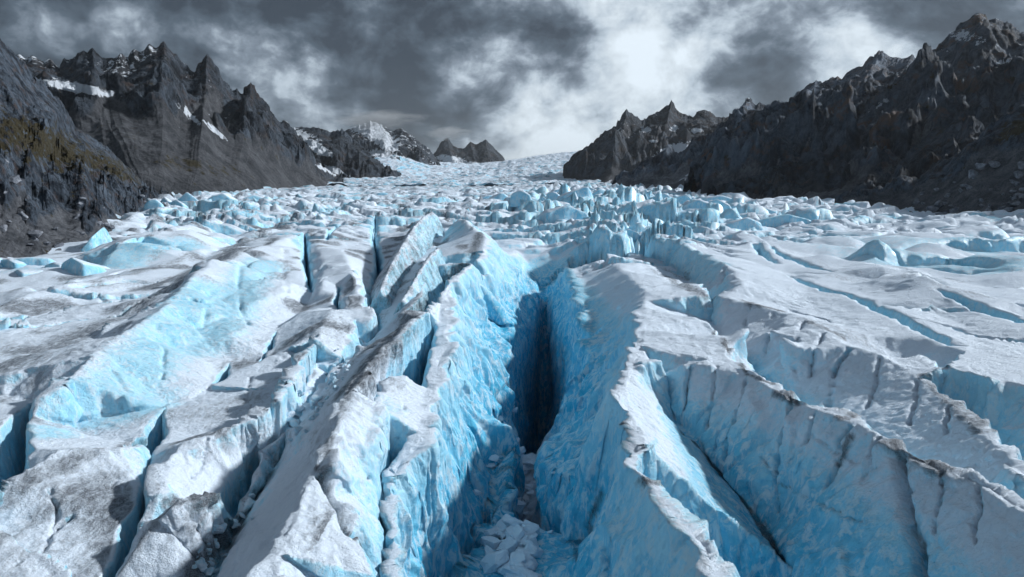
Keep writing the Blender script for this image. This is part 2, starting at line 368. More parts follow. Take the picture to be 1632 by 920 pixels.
# serac wall behind the plateau on the right
line([(948,362,5),(975,372,6),(1003,366,6),(1030,372,6),(1056,384,6),(1082,388,6),(1110,398,6),(1140,412,5),(1166,430,5),(1178,452,4),(1160,466,2.5)], jit=.7)
line([(1060,372,1),(1100,384,2),(1150,398,3),(1190,412,3),(1230,430,3),(1260,445,2)])
# --- the two dirty fins between the left crevasses and the main one: the swell they stand on
line([(700,352,3),(690,385,3),(672,425,3),(668,470,3),(640,500,3)])
line([(722,352,5),(716,372,3),(700,395,2.5)]); line([(790,372,1),(788,384,1),(783,404,0)]); line([(742,343,1),(765,356,1)])

# ------------------------------------------------------------------ glacier: triangulate, refine, displace
XL = [(-60,20),(-105,60),(-150,150),(-190,219),(-205,274),(-250,413),(-420,740),(-520,1200),(-420,1900),(-420,2100)]
XR = [(90,20),(160,60),(240,150),(330,300),(345,413),(345,834),(330,1353),(330,1900),(330,2100)]
def edge_x(tab, y): return np.interp(y, [t[1] for t in tab], [t[0] for t in tab])
def base_z(x, y):
    q = np.stack([np.atleast_1d(x) / 60., np.atleast_1d(y) / 60., np.zeros(np.size(x))], 1)
    return float(noise(q)[0]) * 1.5 * min(1, y / 150) + 1.0
pts, eds, pam = [], [], []
for L, am in zip(LINES, AMPS):
    s = len(pts); pts += L; pam += [am] * len(L); eds += [(s + i, s + i + 1) for i in range(len(L) - 1)]
A = np.array(pts)
for r in np.exp(np.linspace(math.log(26), math.log(2100), 70)):
    xl, xr = edge_x(XL, r), edge_x(XR, r); k = max(10, int((xr - xl) / (r * .055)))
    for i in range(k + 1):
        x = xl + (xr - xl) * i / k
        jx, jy = (0, 0) if i in (0, k) else (random.uniform(-.015, .015) * r, random.uniform(-.015, .015) * r)
        if r < 215 and -75 < x < 95 and (r < 110 or abs(x - 8) < 30): continue
        if 0 < i < k and ((A[:, 0] - x - jx) ** 2 + (A[:, 1] - r - jy) ** 2).min() < (.035 * r) ** 2: continue
        pts.append((x + jx, r + jy, base_z(x + jx, r + jy))); pam.append(1.0)
res = delaunay_2d_cdt([Vector(p[:2]) for p in pts], eds, [], 0, 1e-4)
orig = res[3]; PA = np.array(pts); BV = []
for v, o in zip(res[0], orig):
    z = PA[o[0], 2] if o else PA[((PA[:, 0] - v.x) ** 2 + (PA[:, 1] - v.y) ** 2).argmin(), 2]
    BV.append((v.x, v.y, z, pam[o[0]] if o else .3))
BV = np.array(BV); BT = np.array([f[:] for f in res[2]])
B3 = BV[:, :3]; nn = np.cross(B3[BT[:, 1]] - B3[BT[:, 0]], B3[BT[:, 2]] - B3[BT[:, 0]]); BT[nn[:, 2] < 0] = BT[nn[:, 2] < 0][:, ::-1]
bvh = BVHTree.FromPolygons([tuple(v) for v in B3], [tuple(t) for t in BT])
def hit(px, py):
    r = ray(px, py); h = bvh.ray_cast(Vector((0, 0, CAMZ)), Vector(r).normalized())
    return tuple(h[0]) if h[0] else P(px, py, 0)
print('base tris', len(BT), time.time() - T0)
V, T = refine(BV, BT, 1.9, flat=1.7)
print('refined', len(V), len(T), time.time() - T0)
edge = target_len(V[:, :3], 1.9, 1.7)
sm = Smoother(T, len(V))
AMP = sm(V[:, 3:4], 3)[:, 0]; V = V[:, :3].copy(); V0 = V.copy()
V = sm(V, 2)
NR = unit(sm(normals(V, T), 6))
dist = np.linalg.norm(V[:, :2], axis=1)
wall = 1 - sstep(.55, .93, NR[:, 2])
O = Oct(V, edge)
# procedural serac field farther out
cx0 = V[:, 0] / V[:, 1]
far = np.maximum(sstep(230, 420, V[:, 1]), sstep(215, 290, V[:, 1]) * np.exp(-((cx0 - .2) / .12) ** 2)) * (1 - sstep(1500, 2000, V[:, 1]) * .6)
def serac(V):
    w = np.stack([noise(V / 40 + 3), noise(V / 40 + 11), 0 * V[:, 0]], 1) * 14
    q = (V + w) * [1 / 30., 1 / 20., 0]; q[:, 2] = .5
    f1, f2, i_, ox, oy = cells(q, 5, True)                    # slabs: broken front toward the valley mouth, snow falling away behind
    blk = (i_ - .5) * .7 + .15 - .85 * oy - (.9 * np.sin(i_ * 40) + .3) * .5 * ox - .6 * (1 - sstep(0, .07, f2 - f1))
    q2 = (V + w) * [1 / 11., 1 / 8., 0]; q2[:, 2] = .5
    g1, g2, j_, px_, py_ = cells(q2, 6, True)
    blk2 = (j_ - .5) * .8 + .1 - .7 * py_ - .8 * np.sin(j_ * 40) * px_ - .4 * (1 - sstep(0, .08, g2 - g1))
    return blk, blk2
idx = far > 0
b1, b2 = serac(V[idx])
cx = V[idx, 0] / V[idx, 1]
zone = .27 + .73 * np.exp(-((cx - .14) / .16) ** 2) + .25 * np.exp(-((cx + .42) / .14) ** 2)                       # the roughest ice lies ahead, right of centre
dz = far[idx] * zone * (b1 * 14 + b2 * 5) * np.interp(V[idx, 1], [230, 500, 1200, 2000], [.9, 1, .8, .7])
V[idx, 2] += dz
wv = noise(V / [70, 24, 50]); V[:, 2] += sstep(200, 330, V[:, 1]) * wv * 2
def saw(V, n_, L, warp, seed, duty=.09):
    """pressure waves: a steep broken face toward n_, a long gentle snow slope behind it"""
    ph = (V[:, 0] * n_[0] + V[:, 1] * n_[1]) / L + noise(V / [warp, warp, 50] + seed) * 1.5 + noise(V / [warp / 4, warp / 4, 50] + seed) * .22
    k = np.floor(ph); f = ph - k; r = np.sin(k * 12.9898 + seed) * 43758.5453; r = r - np.floor(r)
    g = sstep(-.45, .35, noise(V / [L * 1.1, L * 1.1, 9] + k[:, None] * 7.7 + seed)) * (.45 + .8 * r)
    return np.where(f < 1 - duty, f / (1 - duty), 1 - (f - 1 + duty) / duty) * g
mR = sstep(84, 112, V[:, 0] + 14 * noise(V / 30)) * sstep(110, 150, V[:, 1]); mR = np.maximum(mR, sstep(20, 60, V[:, 0]) * sstep(300, 380, V[:, 1]))
V[:, 2] += mR * saw(V, (.74, .67), 24, 160, 3) * np.interp(V[:, 1], [150, 400, 900, 2000], [4.2, 6.5, 8, 6]) 
mL = sstep(250, 330, V[:, 1]) * (1 - sstep(20, 60, V[:, 0]))
V[:, 2] += mL * saw(V, (-.25, .97), 30, 140, 11) * np.interp(V[:, 1], [250, 500, 900, 2000], [4, 6, 7, 6])
mL2 = sstep(-48, -66, V[:, 0]) * sstep(120, 170, V[:, 1]) * (1 - mL)
V[:, 2] += mL2 * saw(V, (-.6, .8), 22, 120, 17) * 2.5
rot = lambda V, c, s_: (V[:, 0] * c + V[:, 1] * s_, -V[:, 0] * s_ + V[:, 1] * c)
crkf = np.zeros(len(V))
for sd_, c_, s_, m_ in ((1, .86, .5, sstep(40, 60, V[:, 0])), (2, .8, -.6, sstep(-25, -45, V[:, 0])), (3, .2, .98, sstep(250, 320, V[:, 1]))):
    a_, b_ = rot(V, c_, s_); wv = noise(V / 9 + sd_) * .25
    g_ = np.exp(-(noise(np.stack([a_ / 15 + wv, b_ / 62, a_ * 0 + sd_], 1)) / np.maximum(.04, edge / 20)) ** 2) * sstep(-.1, .25, noise(V / [40, 40, 40] + 30 + sd_)) * sstep(90, 130, V[:, 1]) * m_ * AMP
    crkf = np.maximum(crkf, g_)
V[:, 2] -= crkf * 3.2
if True:
    NR = unit(sm(normals(V, T), 3)); wall = 1 - sstep(.55, .93, NR[:, 2])
near_ = 1 - .5 * sstep(60, 300, dist)
d_wall = (O(15, 3.2, 'r', (1, 1, 3.2), 41) * sstep(.75, 1, AMP) + O(8, 1.9, 'r', (1, 1, 2.6), 13) * sstep(.3, 1, wall) + O(5.5, 1.3, 'f', (1, 1, 2.8), 27) + O(2.6, .5, 'f', (1, 1, 3), 31) + O(1.3, .15, 'f', (1, 1, 3), 33) + O(9, .9, 'n', (1, 1, 1.6)) + O(4.5, .75, 'r', (1, 1, 2.4), 3) + O(2.2, .26, 'c', (1, 1, 2.2)) + O(1.0, .16, 'c') + O(.5, .07, 'n') + O(.26, .035, 'n')
          + O(5, .5, 'f', (1, 1, 2.2), 7))
d_top = (O(14, .5) + O(5, .32, 'n', (1, 1.8, 1), 2) + O(2.3, .2, 'b') + O(1.1, .15, 'r') + O(.8, .15, 'c', (1, 1.3, 1), 4) + O(.42, .09, 'b') + O(.22, .05, 'n'))
d = wall * d_wall + (1 - wall) * d_top
d = wall * d_wall * np.clip(AMP, .15, 1) + (1 - wall) * d_top * np.clip(AMP * 1.4, .4, 1)
V = V + NR * d[:, None]
# cracks and dirt along authored lines
def seg_dist(p, L):
    best = np.full(len(p), 1e9)
    for a, b in zip(L, L[1:]):
        a, b = np.array(a), np.array(b); ab = b - a; t = np.clip(((p - a) @ ab) / (ab @ ab + 1e-9), 0, 1)
        best = np.minimum(best, np.linalg.norm(p - a - t[:, None] * ab, axis=1))
    return best
def near(L, r):
    L = np.array(L); lo, hi = L.min(0) - r, L.max(0) + r
    return np.nonzero(((V0 > lo) & (V0 < hi)).all(1))[0]
CRACKS = [([(1188,604),(1190,640),(1178,690),(1165,742)], .22, 1.3), ([(1258,632),(1262,665),(1250,705),(1243,750)], .26, 1.4), ([(1243,750),(1240,790),(1236,812)], .2, 1.0),
          ([(1366,676),(1345,705),(1338,740),(1322,775)], .26, 1.2), ([(1436,730),(1442,780),(1450,830),(1462,870),(1470,925)], .55, 2.2), ([(1218,735),(1245,760)], .12, .6),
          ([(1278,512),(1272,545),(1266,590)], .2, 1), ([(1312,530),(1298,560),(1292,600)], .22, 1.2), ([(1354,556),(1330,590),(1318,650)], .35, 1.6),
          ([(388,420),(380,455),(384,490),(396,520)], .22, 1), ([(335,470),(328,500),(325,520)], .16, .6), ([(455,400),(450,440),(458,470)], .14, .6), ([(160,470),(165,480),(162,488)], .3, 1),
          ([(1155,425),(1152,455)], .4, 1.4), ([(1110,418),(1105,440)], .4, 1.4), ([(1250,775),(1330,815),(1380,840)], .10, .5),
          ([(1100,584),(1098,620),(1092,655)], .1, .7), ([(1142,582),(1138,630),(1126,685)], .1, .8), ([(1312,656),(1304,690),(1286,725)], .12, .8), ([(1402,697),(1396,735),(1376,770)], .12, .8), ([(1502,752),(1500,800),(1490,850)], .12, .9), ([(1562,772),(1566,820),(1558,870)], .12, .8),
          ([(1192,488),(1188,515),(1178,545)], .12, .8), ([(1232,498),(1230,530),(1220,565)], .12, .8), ([(1402,572),(1396,610),(1380,650)], .14, .9), ([(1462,606),(1460,640),(1448,680)], .12, .8), ([(1512,650),(1506,690)], .12, .8), ([(1300,700),(1345,730),(1400,750)], .08, .4),
          ([(20,905),(100,835),(190,765)], .12, .7), ([(290,870),(330,815),(352,795)], .12, .7), ([(250,520),(262,560),(258,600)], .1, .6), ([(180,590),(200,620),(196,650)], .1, .5), ([(80,780),(90,830),(70,880)], .1, .6), ([(330,700),(322,740),(300,770)], .1, .6), ([(400,600),(392,640)], .1, .5), ([(640,600),(644,650),(636,700)], .12, .7), ([(590,760),(580,830)], .12, .7), ([(510,760),(545,820),(556,850),(590,890),(600,925)], .35, 1.2)]
V1 = V.copy()
dirt = np.zeros(len(V)); crk = np.zeros(len(V))
for L, w, dp in CRACKS:
    L3 = [hit(*p) for p in L]; ii = near(L3, 3); q = V0[ii] + .5 * NR[ii] * 0
    q = q + np.stack([noise(q / 1.3), noise(q / 1.3 + 5), noise(q / 1.3 + 9)], 1) * .28 + np.stack([noise(q / .4), noise(q / .4 + 5), noise(q / .4 + 9)], 1) * .12
    g = seg_dist(q, L3); w2 = np.maximum(w, edge[ii] * .8)
    prof = np.exp(-(g / w2) ** 2)
    V[ii] -= NR[ii] * (prof * dp)[:, None]; crk[ii] = np.maximum(crk[ii], prof)
    dirt[ii] = np.maximum(dirt[ii], .6 * np.exp(-(g / (w2 * 1.15)) ** 2))
DIRT = [([(480,352),(380,395),(300,435),(230,480),(120,535),(0,590)], 6, .75), ([(440,385),(360,410),(300,445),(240,485)], 3, .8), ([(0,640),(60,610),(120,560)], 3, .6),
        ([(0,500),(70,480),(140,462),(220,450),(330,425)], 4, .45), ([(690,345),(660,400),(630,450)], 5, .62), ([(765,370),(740,420),(700,460),(650,510),(600,560),(550,625)], 3.4, .85), ([(700,400),(690,440),(650,480)], 4, .5),
        ([(610,500),(560,580),(500,660),(440,730),(370,800)], 3.2, .55), ([(0,800),(60,760),(130,730),(220,715)], 2, .75), ([(0,860),(60,820),(100,800),(180,760)], 1.4, .7),
        ([(20,900),(120,850),(180,760)], 3.5, .5), ([(280,705),(350,692),(425,660)], 1.6, .75), ([(270,720),(330,720),(400,690)], 3, .5), ([(275,805),(320,800),(352,785)], 1.4, .95), ([(300,850),(340,800),(300,820)], 2.5, .6),
        ([(400,630),(450,600),(500,560),(540,530)], 2.4, .5), ([(505,745),(520,780),(545,830),(565,860),(590,895)], .5, .9), ([(380,830),(340,870),(310,915)], 1.8, .95), ([(430,760),(400,800)], 1.5, .8),
        ([(1240,630),(1270,640)], 1.0, .9), ([(1350,672),(1372,676),(1362,700),(1340,740)], .8, .9), ([(1420,708),(1450,722),(1500,748),(1540,758)], 1.6, .85), ([(1450,745),(1530,770)], 2.6, .5), ([(1190,596),(1230,612)], .6, .8),
        ([(1140,480),(1200,486),(1250,498)], 1.4, .85), ([(1280,508),(1330,520),(1380,548)], 4.0, .5), ([(1290,512),(1345,540)], 1.4, .75), ([(1470,600),(1520,650),(1560,690)], 1.2, .75), ([(1260,650),(1400,710),(1560,800)], 4.5, .34), ([(1200,505),(1340,560),(1480,640)], 4, .32), ([(1060,440),(1090,455),(1120,470)], 3.5, .75), ([(1040,430),(1080,450),(1120,490)], 2.2, .6), ([(1130,520),(1155,550),(1190,590)], .8, 1),
        ([(1000,405),(1060,430),(1100,445)], 4, .6), ([(920,375),(960,395),(1000,415)], 3, .4), ([(1028,765),(1040,775),(1060,800)], .8, .85), ([(960,790),(945,840),(935,890)], 1.4, .8), ([(1100,850),(1160,800)], .8, .4), ([(1090,690),(1110,712),(1150,760),(1180,800),(1220,850),(1260,905)], .9, .95),
        ([(1330,440),(1380,455),(1440,470)], 5, .5), ([(1250,400),(1330,430),(1400,460)], 8, .42), ([(1500,470),(1560,480)], 4, .5), ([(800,860),(830,845)], 1.6, .95), ([(780,910),(800,895)], 1.0, .7), ([(240,372),(242,400)], 2, .8), ([(330,352),(350,356)], 4, .7), ([(300,410),(260,425),(200,440),(170,445)], 3, .65)]
for L, r, s in DIRT:
    L3 = [hit(*p) for p in L]; ii = near(L3, 2.5 * r)
    g = seg_dist(V0[ii], L3); dirt[ii] = np.maximum(dirt[ii], s * np.exp(-(g / r) ** 2))
topness = sstep(.5, .9, NR[:, 2])
dirt = np.maximum(dirt, topness * .5 * sstep(.1, .8, noise(V0 / [14, 34, 20])) * sstep(30, 60, dist))
dirt = np.maximum(dirt, topness * .5 * sstep(600, 1500, V0[:, 1]))
dirt = np.maximum(dirt, topness * (.10 + .08 * (V0[:, 0] < -15) + .62 * sstep(-.1, .5, noise(V0 / [9, 13, 9] + 2)) * (V0[:, 0] < -15)))
side = np.minimum(V0[:, 0] - edge_x(XL, V0[:, 1]), edge_x(XR, V0[:, 1]) - V0[:, 0])
dirt = np.maximum(dirt, .8 * (1 - sstep(2, 26, side + 12 * noise(V0 / 20))) * (V0[:, 1] > 140))
NF = unit(sm(normals(V, T), 1))
nzm = .45 * NF[:, 2] + .55 * NR[:, 2]; fy = sstep(180, 280, V0[:, 1]); snow = sstep(.35, .92, nzm) * (1 - fy) + fy * sstep(.60, .955, nzm)
low = V0[:, 2] - crkf * 6
snow = snow * (1 - .8 * crkf)
BARE = [([(420,420),(380,480),(330,540)], 7, .75), ([(330,470),(250,560),(180,640)], 6, .8), ([(250,640),(150,640)], 3, .7), ([(60,690),(90,690)], 3, .8), ([(1180,630),(1400,760),(1560,870)], 7, .15), ([(1180,520),(1400,620),(1540,720)], 6, .15), ([(560,700),(620,640)], 3, .6),
        ([(1060,400),(1140,430)], 6, .6), ([(960,340),(1080,350),(1180,370)], 22, .35), ([(850,330),(900,340)], 18, .35), ([(30,435),(180,420)], 8, .6), ([(200,410),(300,390)], 9, .7), ([(250,345),(400,330)], 16, .4), ([(1300,400),(1430,420)], 12, .35), ([(1100,900),(1040,830)], 2.5, .4), ([(1540,400),(1620,410)], 14, .85), ([(1420,420),(1620,440)], 14, .6), ([(1300,385),(1450,400)], 20, .4)]
SNOWY = [([(600,560),(520,700),(430,840),(380,930)], 6, .8), ([(640,440),(600,540)], 4, .5), ([(400,700),(340,760),(290,760)], 4, .75), ([(470,600),(430,680)], 3, .6), ([(320,850),(260,900)], 5, .6), ([(560,430),(560,500)], 5, .4), ([(280,860),(250,920)], 4, .5), ([(1030,640),(1120,760),(1200,880)], 3.0, .5), ([(1120,620),(1250,690),(1400,770),(1560,860)], 9, .56), ([(1160,510),(1280,570),(1420,640),(1560,740)], 7, .5)]
for L, r, s_ in BARE:
    L3 = [hit(*p) for p in L]; ii = near(L3, 2.2 * r); g = s_ * np.exp(-(seg_dist(V0[ii], L3) / r) ** 2); snow[ii] *= 1 - g; dirt[ii] *= 1 - .8 * g * (V0[ii, 0] < 0)
for L, r, s_ in SNOWY:
    L3 = [hit(*p) for p in L]; ii = near(L3, 2.2 * r); g = s_ * np.exp(-(seg_dist(V0[ii], L3) / r) ** 2); snow[ii] += (1 - snow[ii]) * g
snow = snow * (1 - .9 * sstep(-2.5, -7, low) * (V0[:, 1] < 300)); fl = sstep(-24, -29, low) * (V0[:, 1] < 152); snow = np.maximum(snow, .8 * fl)
blue = np.clip(.16 + .75 * sstep(0, -15, low) - .45 * snow + .25 * noise(V0 / [5, 5, 9] + 3), 0, 1)
glacier = mesh_obj('glacier', V, T, MAT_ICE, {'snow': snow, 'blue': blue, 'dirt': dirt})
tag(glacier, 'fissured blue and white glacier ice split by deep crevasses', None, None, 'structure')
print('glacier', time.time() - T0)

# ------------------------------------------------------------------ icefall at the head of the valley
def grid(nu, nv, fn):
    u, v = np.meshgrid(np.linspace(0, 1, nu), np.linspace(0, 1, nv)); p = fn(u.ravel(), v.ravel())
    i = np.arange(nu * nv).reshape(nv, nu); a, b, c, d_ = i[:-1, :-1].ravel(), i[:-1, 1:].ravel(), i[1:, 1:].ravel(), i[1:, :-1].ravel()
    return p, np.concatenate([np.stack([a, b, c], 1), np.stack([a, c, d_], 1)])
SKY_ICE = [(560,250),(640,246),(690,262),(750,266),(800,262),(850,254),(900,249),(960,246),(1040,246)]
def icefall(u, v):
    px = 500 + 560 * u; y = 1750 * (5200 / 1750) ** v
    top = np.interp(px, [p[0] for p in SKY_ICE], [p[1] for p in SKY_ICE])
    zt = np.array([AT(a, b, 5200)[2] for a, b in zip(px, top)])
    x = (px - 816) / FP * y * 1.02
    z = zt * sstep(0, 1, v) ** 1.15 - 3 + 0 * v
    return np.stack([x, y, z], 1)
V, T = grid(420, 300, icefall); nrm = normals(V, T)
a = np.stack([V[:, 0] / 150, V[:, 1] / 90, 0 * V[:, 0]], 1); w = noise(a * .5) * .8
V[:, 2] += (1 - 2 * np.abs(noise(a + w[:, None]))) * 10 + (1 - 2 * np.abs(noise(a * 3.1))) * 7 + noise(a * 7) * 4 + noise(a * .3) * 12 * sstep(2000, 3500, V[:, 1])
NF = normals(V, T); sn = sstep(.86, .99, np.abs(NF[:, 2]))
o = mesh_obj('icefall', V, T, MAT_FARICE, {'snow': .35 + .6 * sn, 'blue': .6 - .5 * sn, 'dirt': .42 + 0 * sn + .25 * sstep(.1, .6, noise(a * 2 + 7))})  # besides grit, dirt and blue are raised to paint in the icefall's shade
tag(o, 'pale crumpled icefall climbing to the bright gap at the valley head', None, None, 'structure')

# ------------------------------------------------------------------ mountains
MV = {}
def mountain(label, sky, foot, px=2.0, seed=0, amp=.10, scree=.35, scree_w=.0, snow=lambda u, v, V, nz: 0 * u, grass=lambda u, v, V: 0 * u, mat=None, ribs=14, steep=.55, back=.8, lean=1, gul=.24, foot_z=-4, crag=1.0):
    """sky: crest as (px, py, distance); foot: (px, distance) where the front slope meets the ice"""
    S = np.array([AT(*p) for p in sky]); n = len(S)
    su = np.r_[0, np.cumsum(np.linalg.norm(np.diff(S, axis=0), axis=1))]; tot = su[-1]; su /= tot
    K = max(60, n * 3); u = np.unique(np.r_[su, np.linspace(0, 1, K)])
    C = np.stack([np.interp(u, su, S[:, k]) for k in range(3)], 1)
    Fp = np.array([((p[0] - 816) / FP * p[1] * 1.0, p[1], foot_z) for p in foot]); fu = np.linspace(0, 1, len(Fp))
    Fo = np.stack([np.interp(u, fu, Fp[:, k]) for k in range(3)], 1)
    H = (C[:, 2] - foot_z)
    D = C - Fo; D[:, 2] = 0
    rows, vv = [], []
    for t in (0, .25, .5, .75, 1.0):                      # foot -> crest, concave
        z = Fo[:, 2] + H * (steep * t ** 1.9 + (1 - steep) * t)
        rows.append(np.c_[Fo[:, :2] + D[:, :2] * t, z]); vv.append(t)
    Dn = D[:, :2] / (np.linalg.norm(D[:, :2], axis=1, keepdims=True) + 1e-6)
    for t in (.5, 1.0):
        rows.append(np.c_[C[:, :2] + Dn * H[:, None] * back * t * 1.3, C[:, 2] - H * t]); vv.append(1 + t)
    m = len(u); Vg = np.concatenate([np.c_[r, u, np.full(m, v)] for r, v in zip(rows, vv)])
    i = np.arange(m * len(rows)).reshape(len(rows), m); a, b, c, d_ = i[:-1, :-1].ravel(), i[:-1, 1:].ravel(), i[1:, 1:].ravel(), i[1:, :-1].ravel()
    Tg = np.concatenate([np.stack([a, b, c], 1), np.stack([a, c, d_], 1)])
    Vg, Tg = refine(Vg, Tg, px, cap=900000)
    X = Vg[:, :3].copy(); u, v = Vg[:, 3], Vg[:, 4]
    s = Smoother(Tg, len(X)); NRm = unit(s(normals(X, Tg), 4)); NRm *= np.sign(NRm[:, 2:3] + 1e-9)
    h = float(np.median(H)); e = target_len(X, px)
    vn = np.clip(v, 0, 1)
    along = u * tot / h
    q = np.stack([along + .45 * vn * lean, vn * .9, np.full(len(u), seed * 3.7)], 1)
    wrp = np.stack([noise(q * 1.7 + 5), noise(q * 1.7 + 15), 0 * u], 1) * [.28, 0, 0] + np.stack([noise(q * 5 + 5), 0 * u, 0 * u], 1) * .07
    q = q + wrp
    rg = lambda k, st, o=0: 1 - 2 * np.abs(noise(q * [k, k * st, 1] + o))
    env = np.sin(np.pi * np.clip(vn, 0, 1) ** .8) * .96 + .04
    env = env * (1 - .75 * sstep(.72, 1, vn)); env = np.where(v > 1, .08, env)
    big = rg(1.2, .12) * .75 + rg(2.6, .16, 3) * .42
    mid = rg(6, .28, 7) * .22 + rg(13, .35, 9) * .12
    vs = scree + .16 * noise(np.stack([along * 1.6, 0 * u, 0 * u + seed], 1)) + .10 * big + scree_w * (u - .5)
    sc = 1 - sstep(-.02, .07, vn - vs)
    Oc = Oct(X / h, e / h)
    fine = Oc(.16, .020, 'r') + Oc(.08, .014, 'r', (1, 1, 1.6)) + Oc(.045, .010, 'c', (1, 1, 1.8)) + Oc(.022, .005, 'r') + Oc(.011, .003, 'n')
    fine = fine * crag
    rm = np.zeros(len(u)); wgt = np.ones(len(u)); lam, am = .62, .5; pw = X / h * [1, 1, .5] + np.stack([noise(X / h * 1.1 + seed), noise(X / h * 1.1 + seed + 9), 0 * u], 1) * .22
    for k_ in range(9):                                       # ridged multifractal: sharp aretes, smooth gully floors
        ok = np.clip(lam / (2.2 * e / h) - .8, 0, 1)
        if ok.max() == 0: break
        sgn = (1 - np.abs(noise(pw / lam + seed * 5.1 + k_ * 3.3))) ** 2 * wgt; wgt = np.clip(sgn * 1.9, 0, 1)
        rm += (sgn - .35) * am * ok; lam /= 2.1; am *= .56
    X[:, 2] += h * (amp * .75 * (1 - .6 * sc) * (big + mid * (1 - .75 * sc)) * env + amp * 2.3 * rm * (1 - .88 * sc) * (.10 + .90 * env) * (v <= 1.3))
    nr2 = unit(s(normals(X, Tg), 2)); nr2 *= np.sign(nr2[:, 2:3] + 1e-9); bx = Oct(X / h, e / h)
    dsp = h * crag * (1 - .85 * sc) * (bx(.09, .014, 'f', (1, 1, 1.7)) + bx(.045, .009, 'f', (1, 1, 1.7), 4) + bx(.03, .006, 'r') + bx(.014, .003, 'r') + bx(.008, .002, 'n') + bx(.2, .02, 'f', (1, 1, 1.7), 8))
    dsp += h * .004 * sc * bx(.05, 1, 'n') + h * .003 * sc * bx(.02, 1, 'r') + sc * (Oct(X, e)(5, 1.1, 'c') + Oct(X, e)(2.2, .5, 'c') + Oct(X, e)(11, 1.3, 'r'))
    X = X + nr2 * dsp[:, None]
    jag = np.exp(-((v - 1) / .05) ** 2)
    X[:, 2] += jag * h * (.045 * (1 - 2 * np.abs(noise(np.stack([along * 8, v * 0, v * 0 + seed], 1)))) + .016 * (1 - 2 * np.abs(noise(np.stack([along * 21, v, v * 0], 1)))) + .006 * noise(np.stack([along * 60, v, v * 0], 1))) * crag
    nz = unit(s(normals(X, Tg), 2)); nz = np.abs(nz[:, 2]); MV[seed] = (X, v)
    o = mesh_obj('mountain', X, Tg, mat, {'scree': np.maximum(sc, .62 * sstep(.0, -.15, rm) * sstep(.02, .2, vn)), 'grass': grass(u, v, X), 'snow': snow(u, vn, X, nz) + gul * sstep(.02, -.14, rm) * sstep(.35, .8, vn) * sstep(.2, .5, nz)})
    tag(o, label, None, None, 'structure'); return o
def pxpy(V):
    """screen position of points, used only to say where on a slope a snowfield or a meadow lies"""
    q = V - np.array([0, 0, CAMZ]); fw = q[:, 1] * cp - q[:, 2] * sp; up = q[:, 1] * sp + q[:, 2] * cp
    return 816 + FP * q[:, 0] / fw, 460 - FP * up / fw
def patches(spots):
    """snowfields / meadows at chosen places on the slope: (px, py, rx, ry, tilt) marks on the mountain, kept at their world place"""
    def f(V):
        x, y = pxpy(V); r = np.zeros(len(V))
        for cx_, cy_, rx, ry, tl, s_ in spots:
            c, s = math.cos(math.radians(tl)), math.sin(math.radians(tl)); dx, dy = x - cx_, y - cy_
            r = np.maximum(r, s_ * np.exp(-(((dx * c + dy * s) / rx) ** 2 + ((dy * c - dx * s) / ry) ** 2) ** 1.5))
        return r
    return f
ROCK_B8 = rock_material('dark_rust_rock', 1.6, .8, rust=.9); ROCK_L = rock_material('pale_mid_rock', 1.6, 1.1); ROCK_N = rock_material('near_rock', .35, .58); ROCK_M = rock_material('mid_rock', 1.6, .42); ROCK_F = rock_material('far_rock', 4.0, .45)
g1 = patches([(60, 225, 110, 32, 22, 1.0), (170, 262, 70, 16, 28, .8)])
mountain('near grey rock slope with a mossy brown shoulder above the left ice edge',
         [(-260,-60,420),(-120,-10,440),(-50,35,470),(0,68,500),(25,92,520),(60,130,545),(100,168,570),(122,210,600),(170,238,640),(212,280,690),(250,312,760),(285,318,860)],
         [(-420,90),(-260,150),(-100,190),(0,214),(130,268),(200,380),(225,520),(260,760)], px=1.8, seed=1, amp=.13, gul=0, scree=.13, mat=ROCK_N, grass=lambda u, v, V: g1(V), steep=.25, crag=.8)
s2 = patches([(120,140,70,9,10,1.0),(300,180,30,6,45,.8),(345,210,30,5,40,.8),(520,271,22,4,25,.7)])
mountain('dark jagged ridge with broad grey scree slope left of the valley',
         [(-60,120,1500),(10,92,1500),(40,95,1500),(75,100,1500),(95,106,1500),(120,101,1500),(148,88,1500),(165,105,1500),(185,101,1500),(205,95,1520),(230,86,1540),(250,80,1550),(262,76,1560),(275,90,1570),(290,111,1590),(303,118,1600),(312,118,1600),(330,98,1610),(345,114,1630),(358,138,1650),(372,148,1670),(385,153,1680),(400,146,1700),(412,166,1720),(425,168,1740),(440,190,1760),(460,206,1790),(480,226,1830),(500,251,1870),(515,272,1910),(548,296,1980)],
         [(-60,640),(100,680),(200,740),(260,800),(330,950),(400,1150),(470,1450),(545,1800)], seed=2, amp=.17, scree=.50, scree_w=-.25, mat=ROCK_M, steep=.62,
         snow=lambda u, v, V, nz: s2(V) + .22 * sstep(.45, .75, nz) * sstep(.75, .97, v),
         grass=lambda u, v, V: patches([(300,262,60,12,10,.62),(350,270,40,10,10,.5)])(V))
s3 = patches([(505,235,34,10,28,1.0),(535,272,26,5,20,.9),(485,215,30,8,20,.8)])
mountain('small dark mountain with a snowfield on its flank above the icefall foot',
         [(440,215,2700),(462,206,2700),(480,208,2700),(510,206,2700),(530,214,2700),(545,210,2680),(560,224,2650),(580,240,2600),(600,256,2560),(620,276,2500),(642,294,2450)],
         [(440,2050),(520,2050),(580,2050),(640,2150)], seed=3, amp=.15, scree=.12, mat=ROCK_F, snow=lambda u, v, V, nz: s3(V), steep=.4)
s4 = patches([(600,215,40,14,40,.9),(620,255,30,9,30,1.0),(665,290,60,10,10,1.0),(655,262,26,6,40,.5),(580,205,24,8,10,.7)])
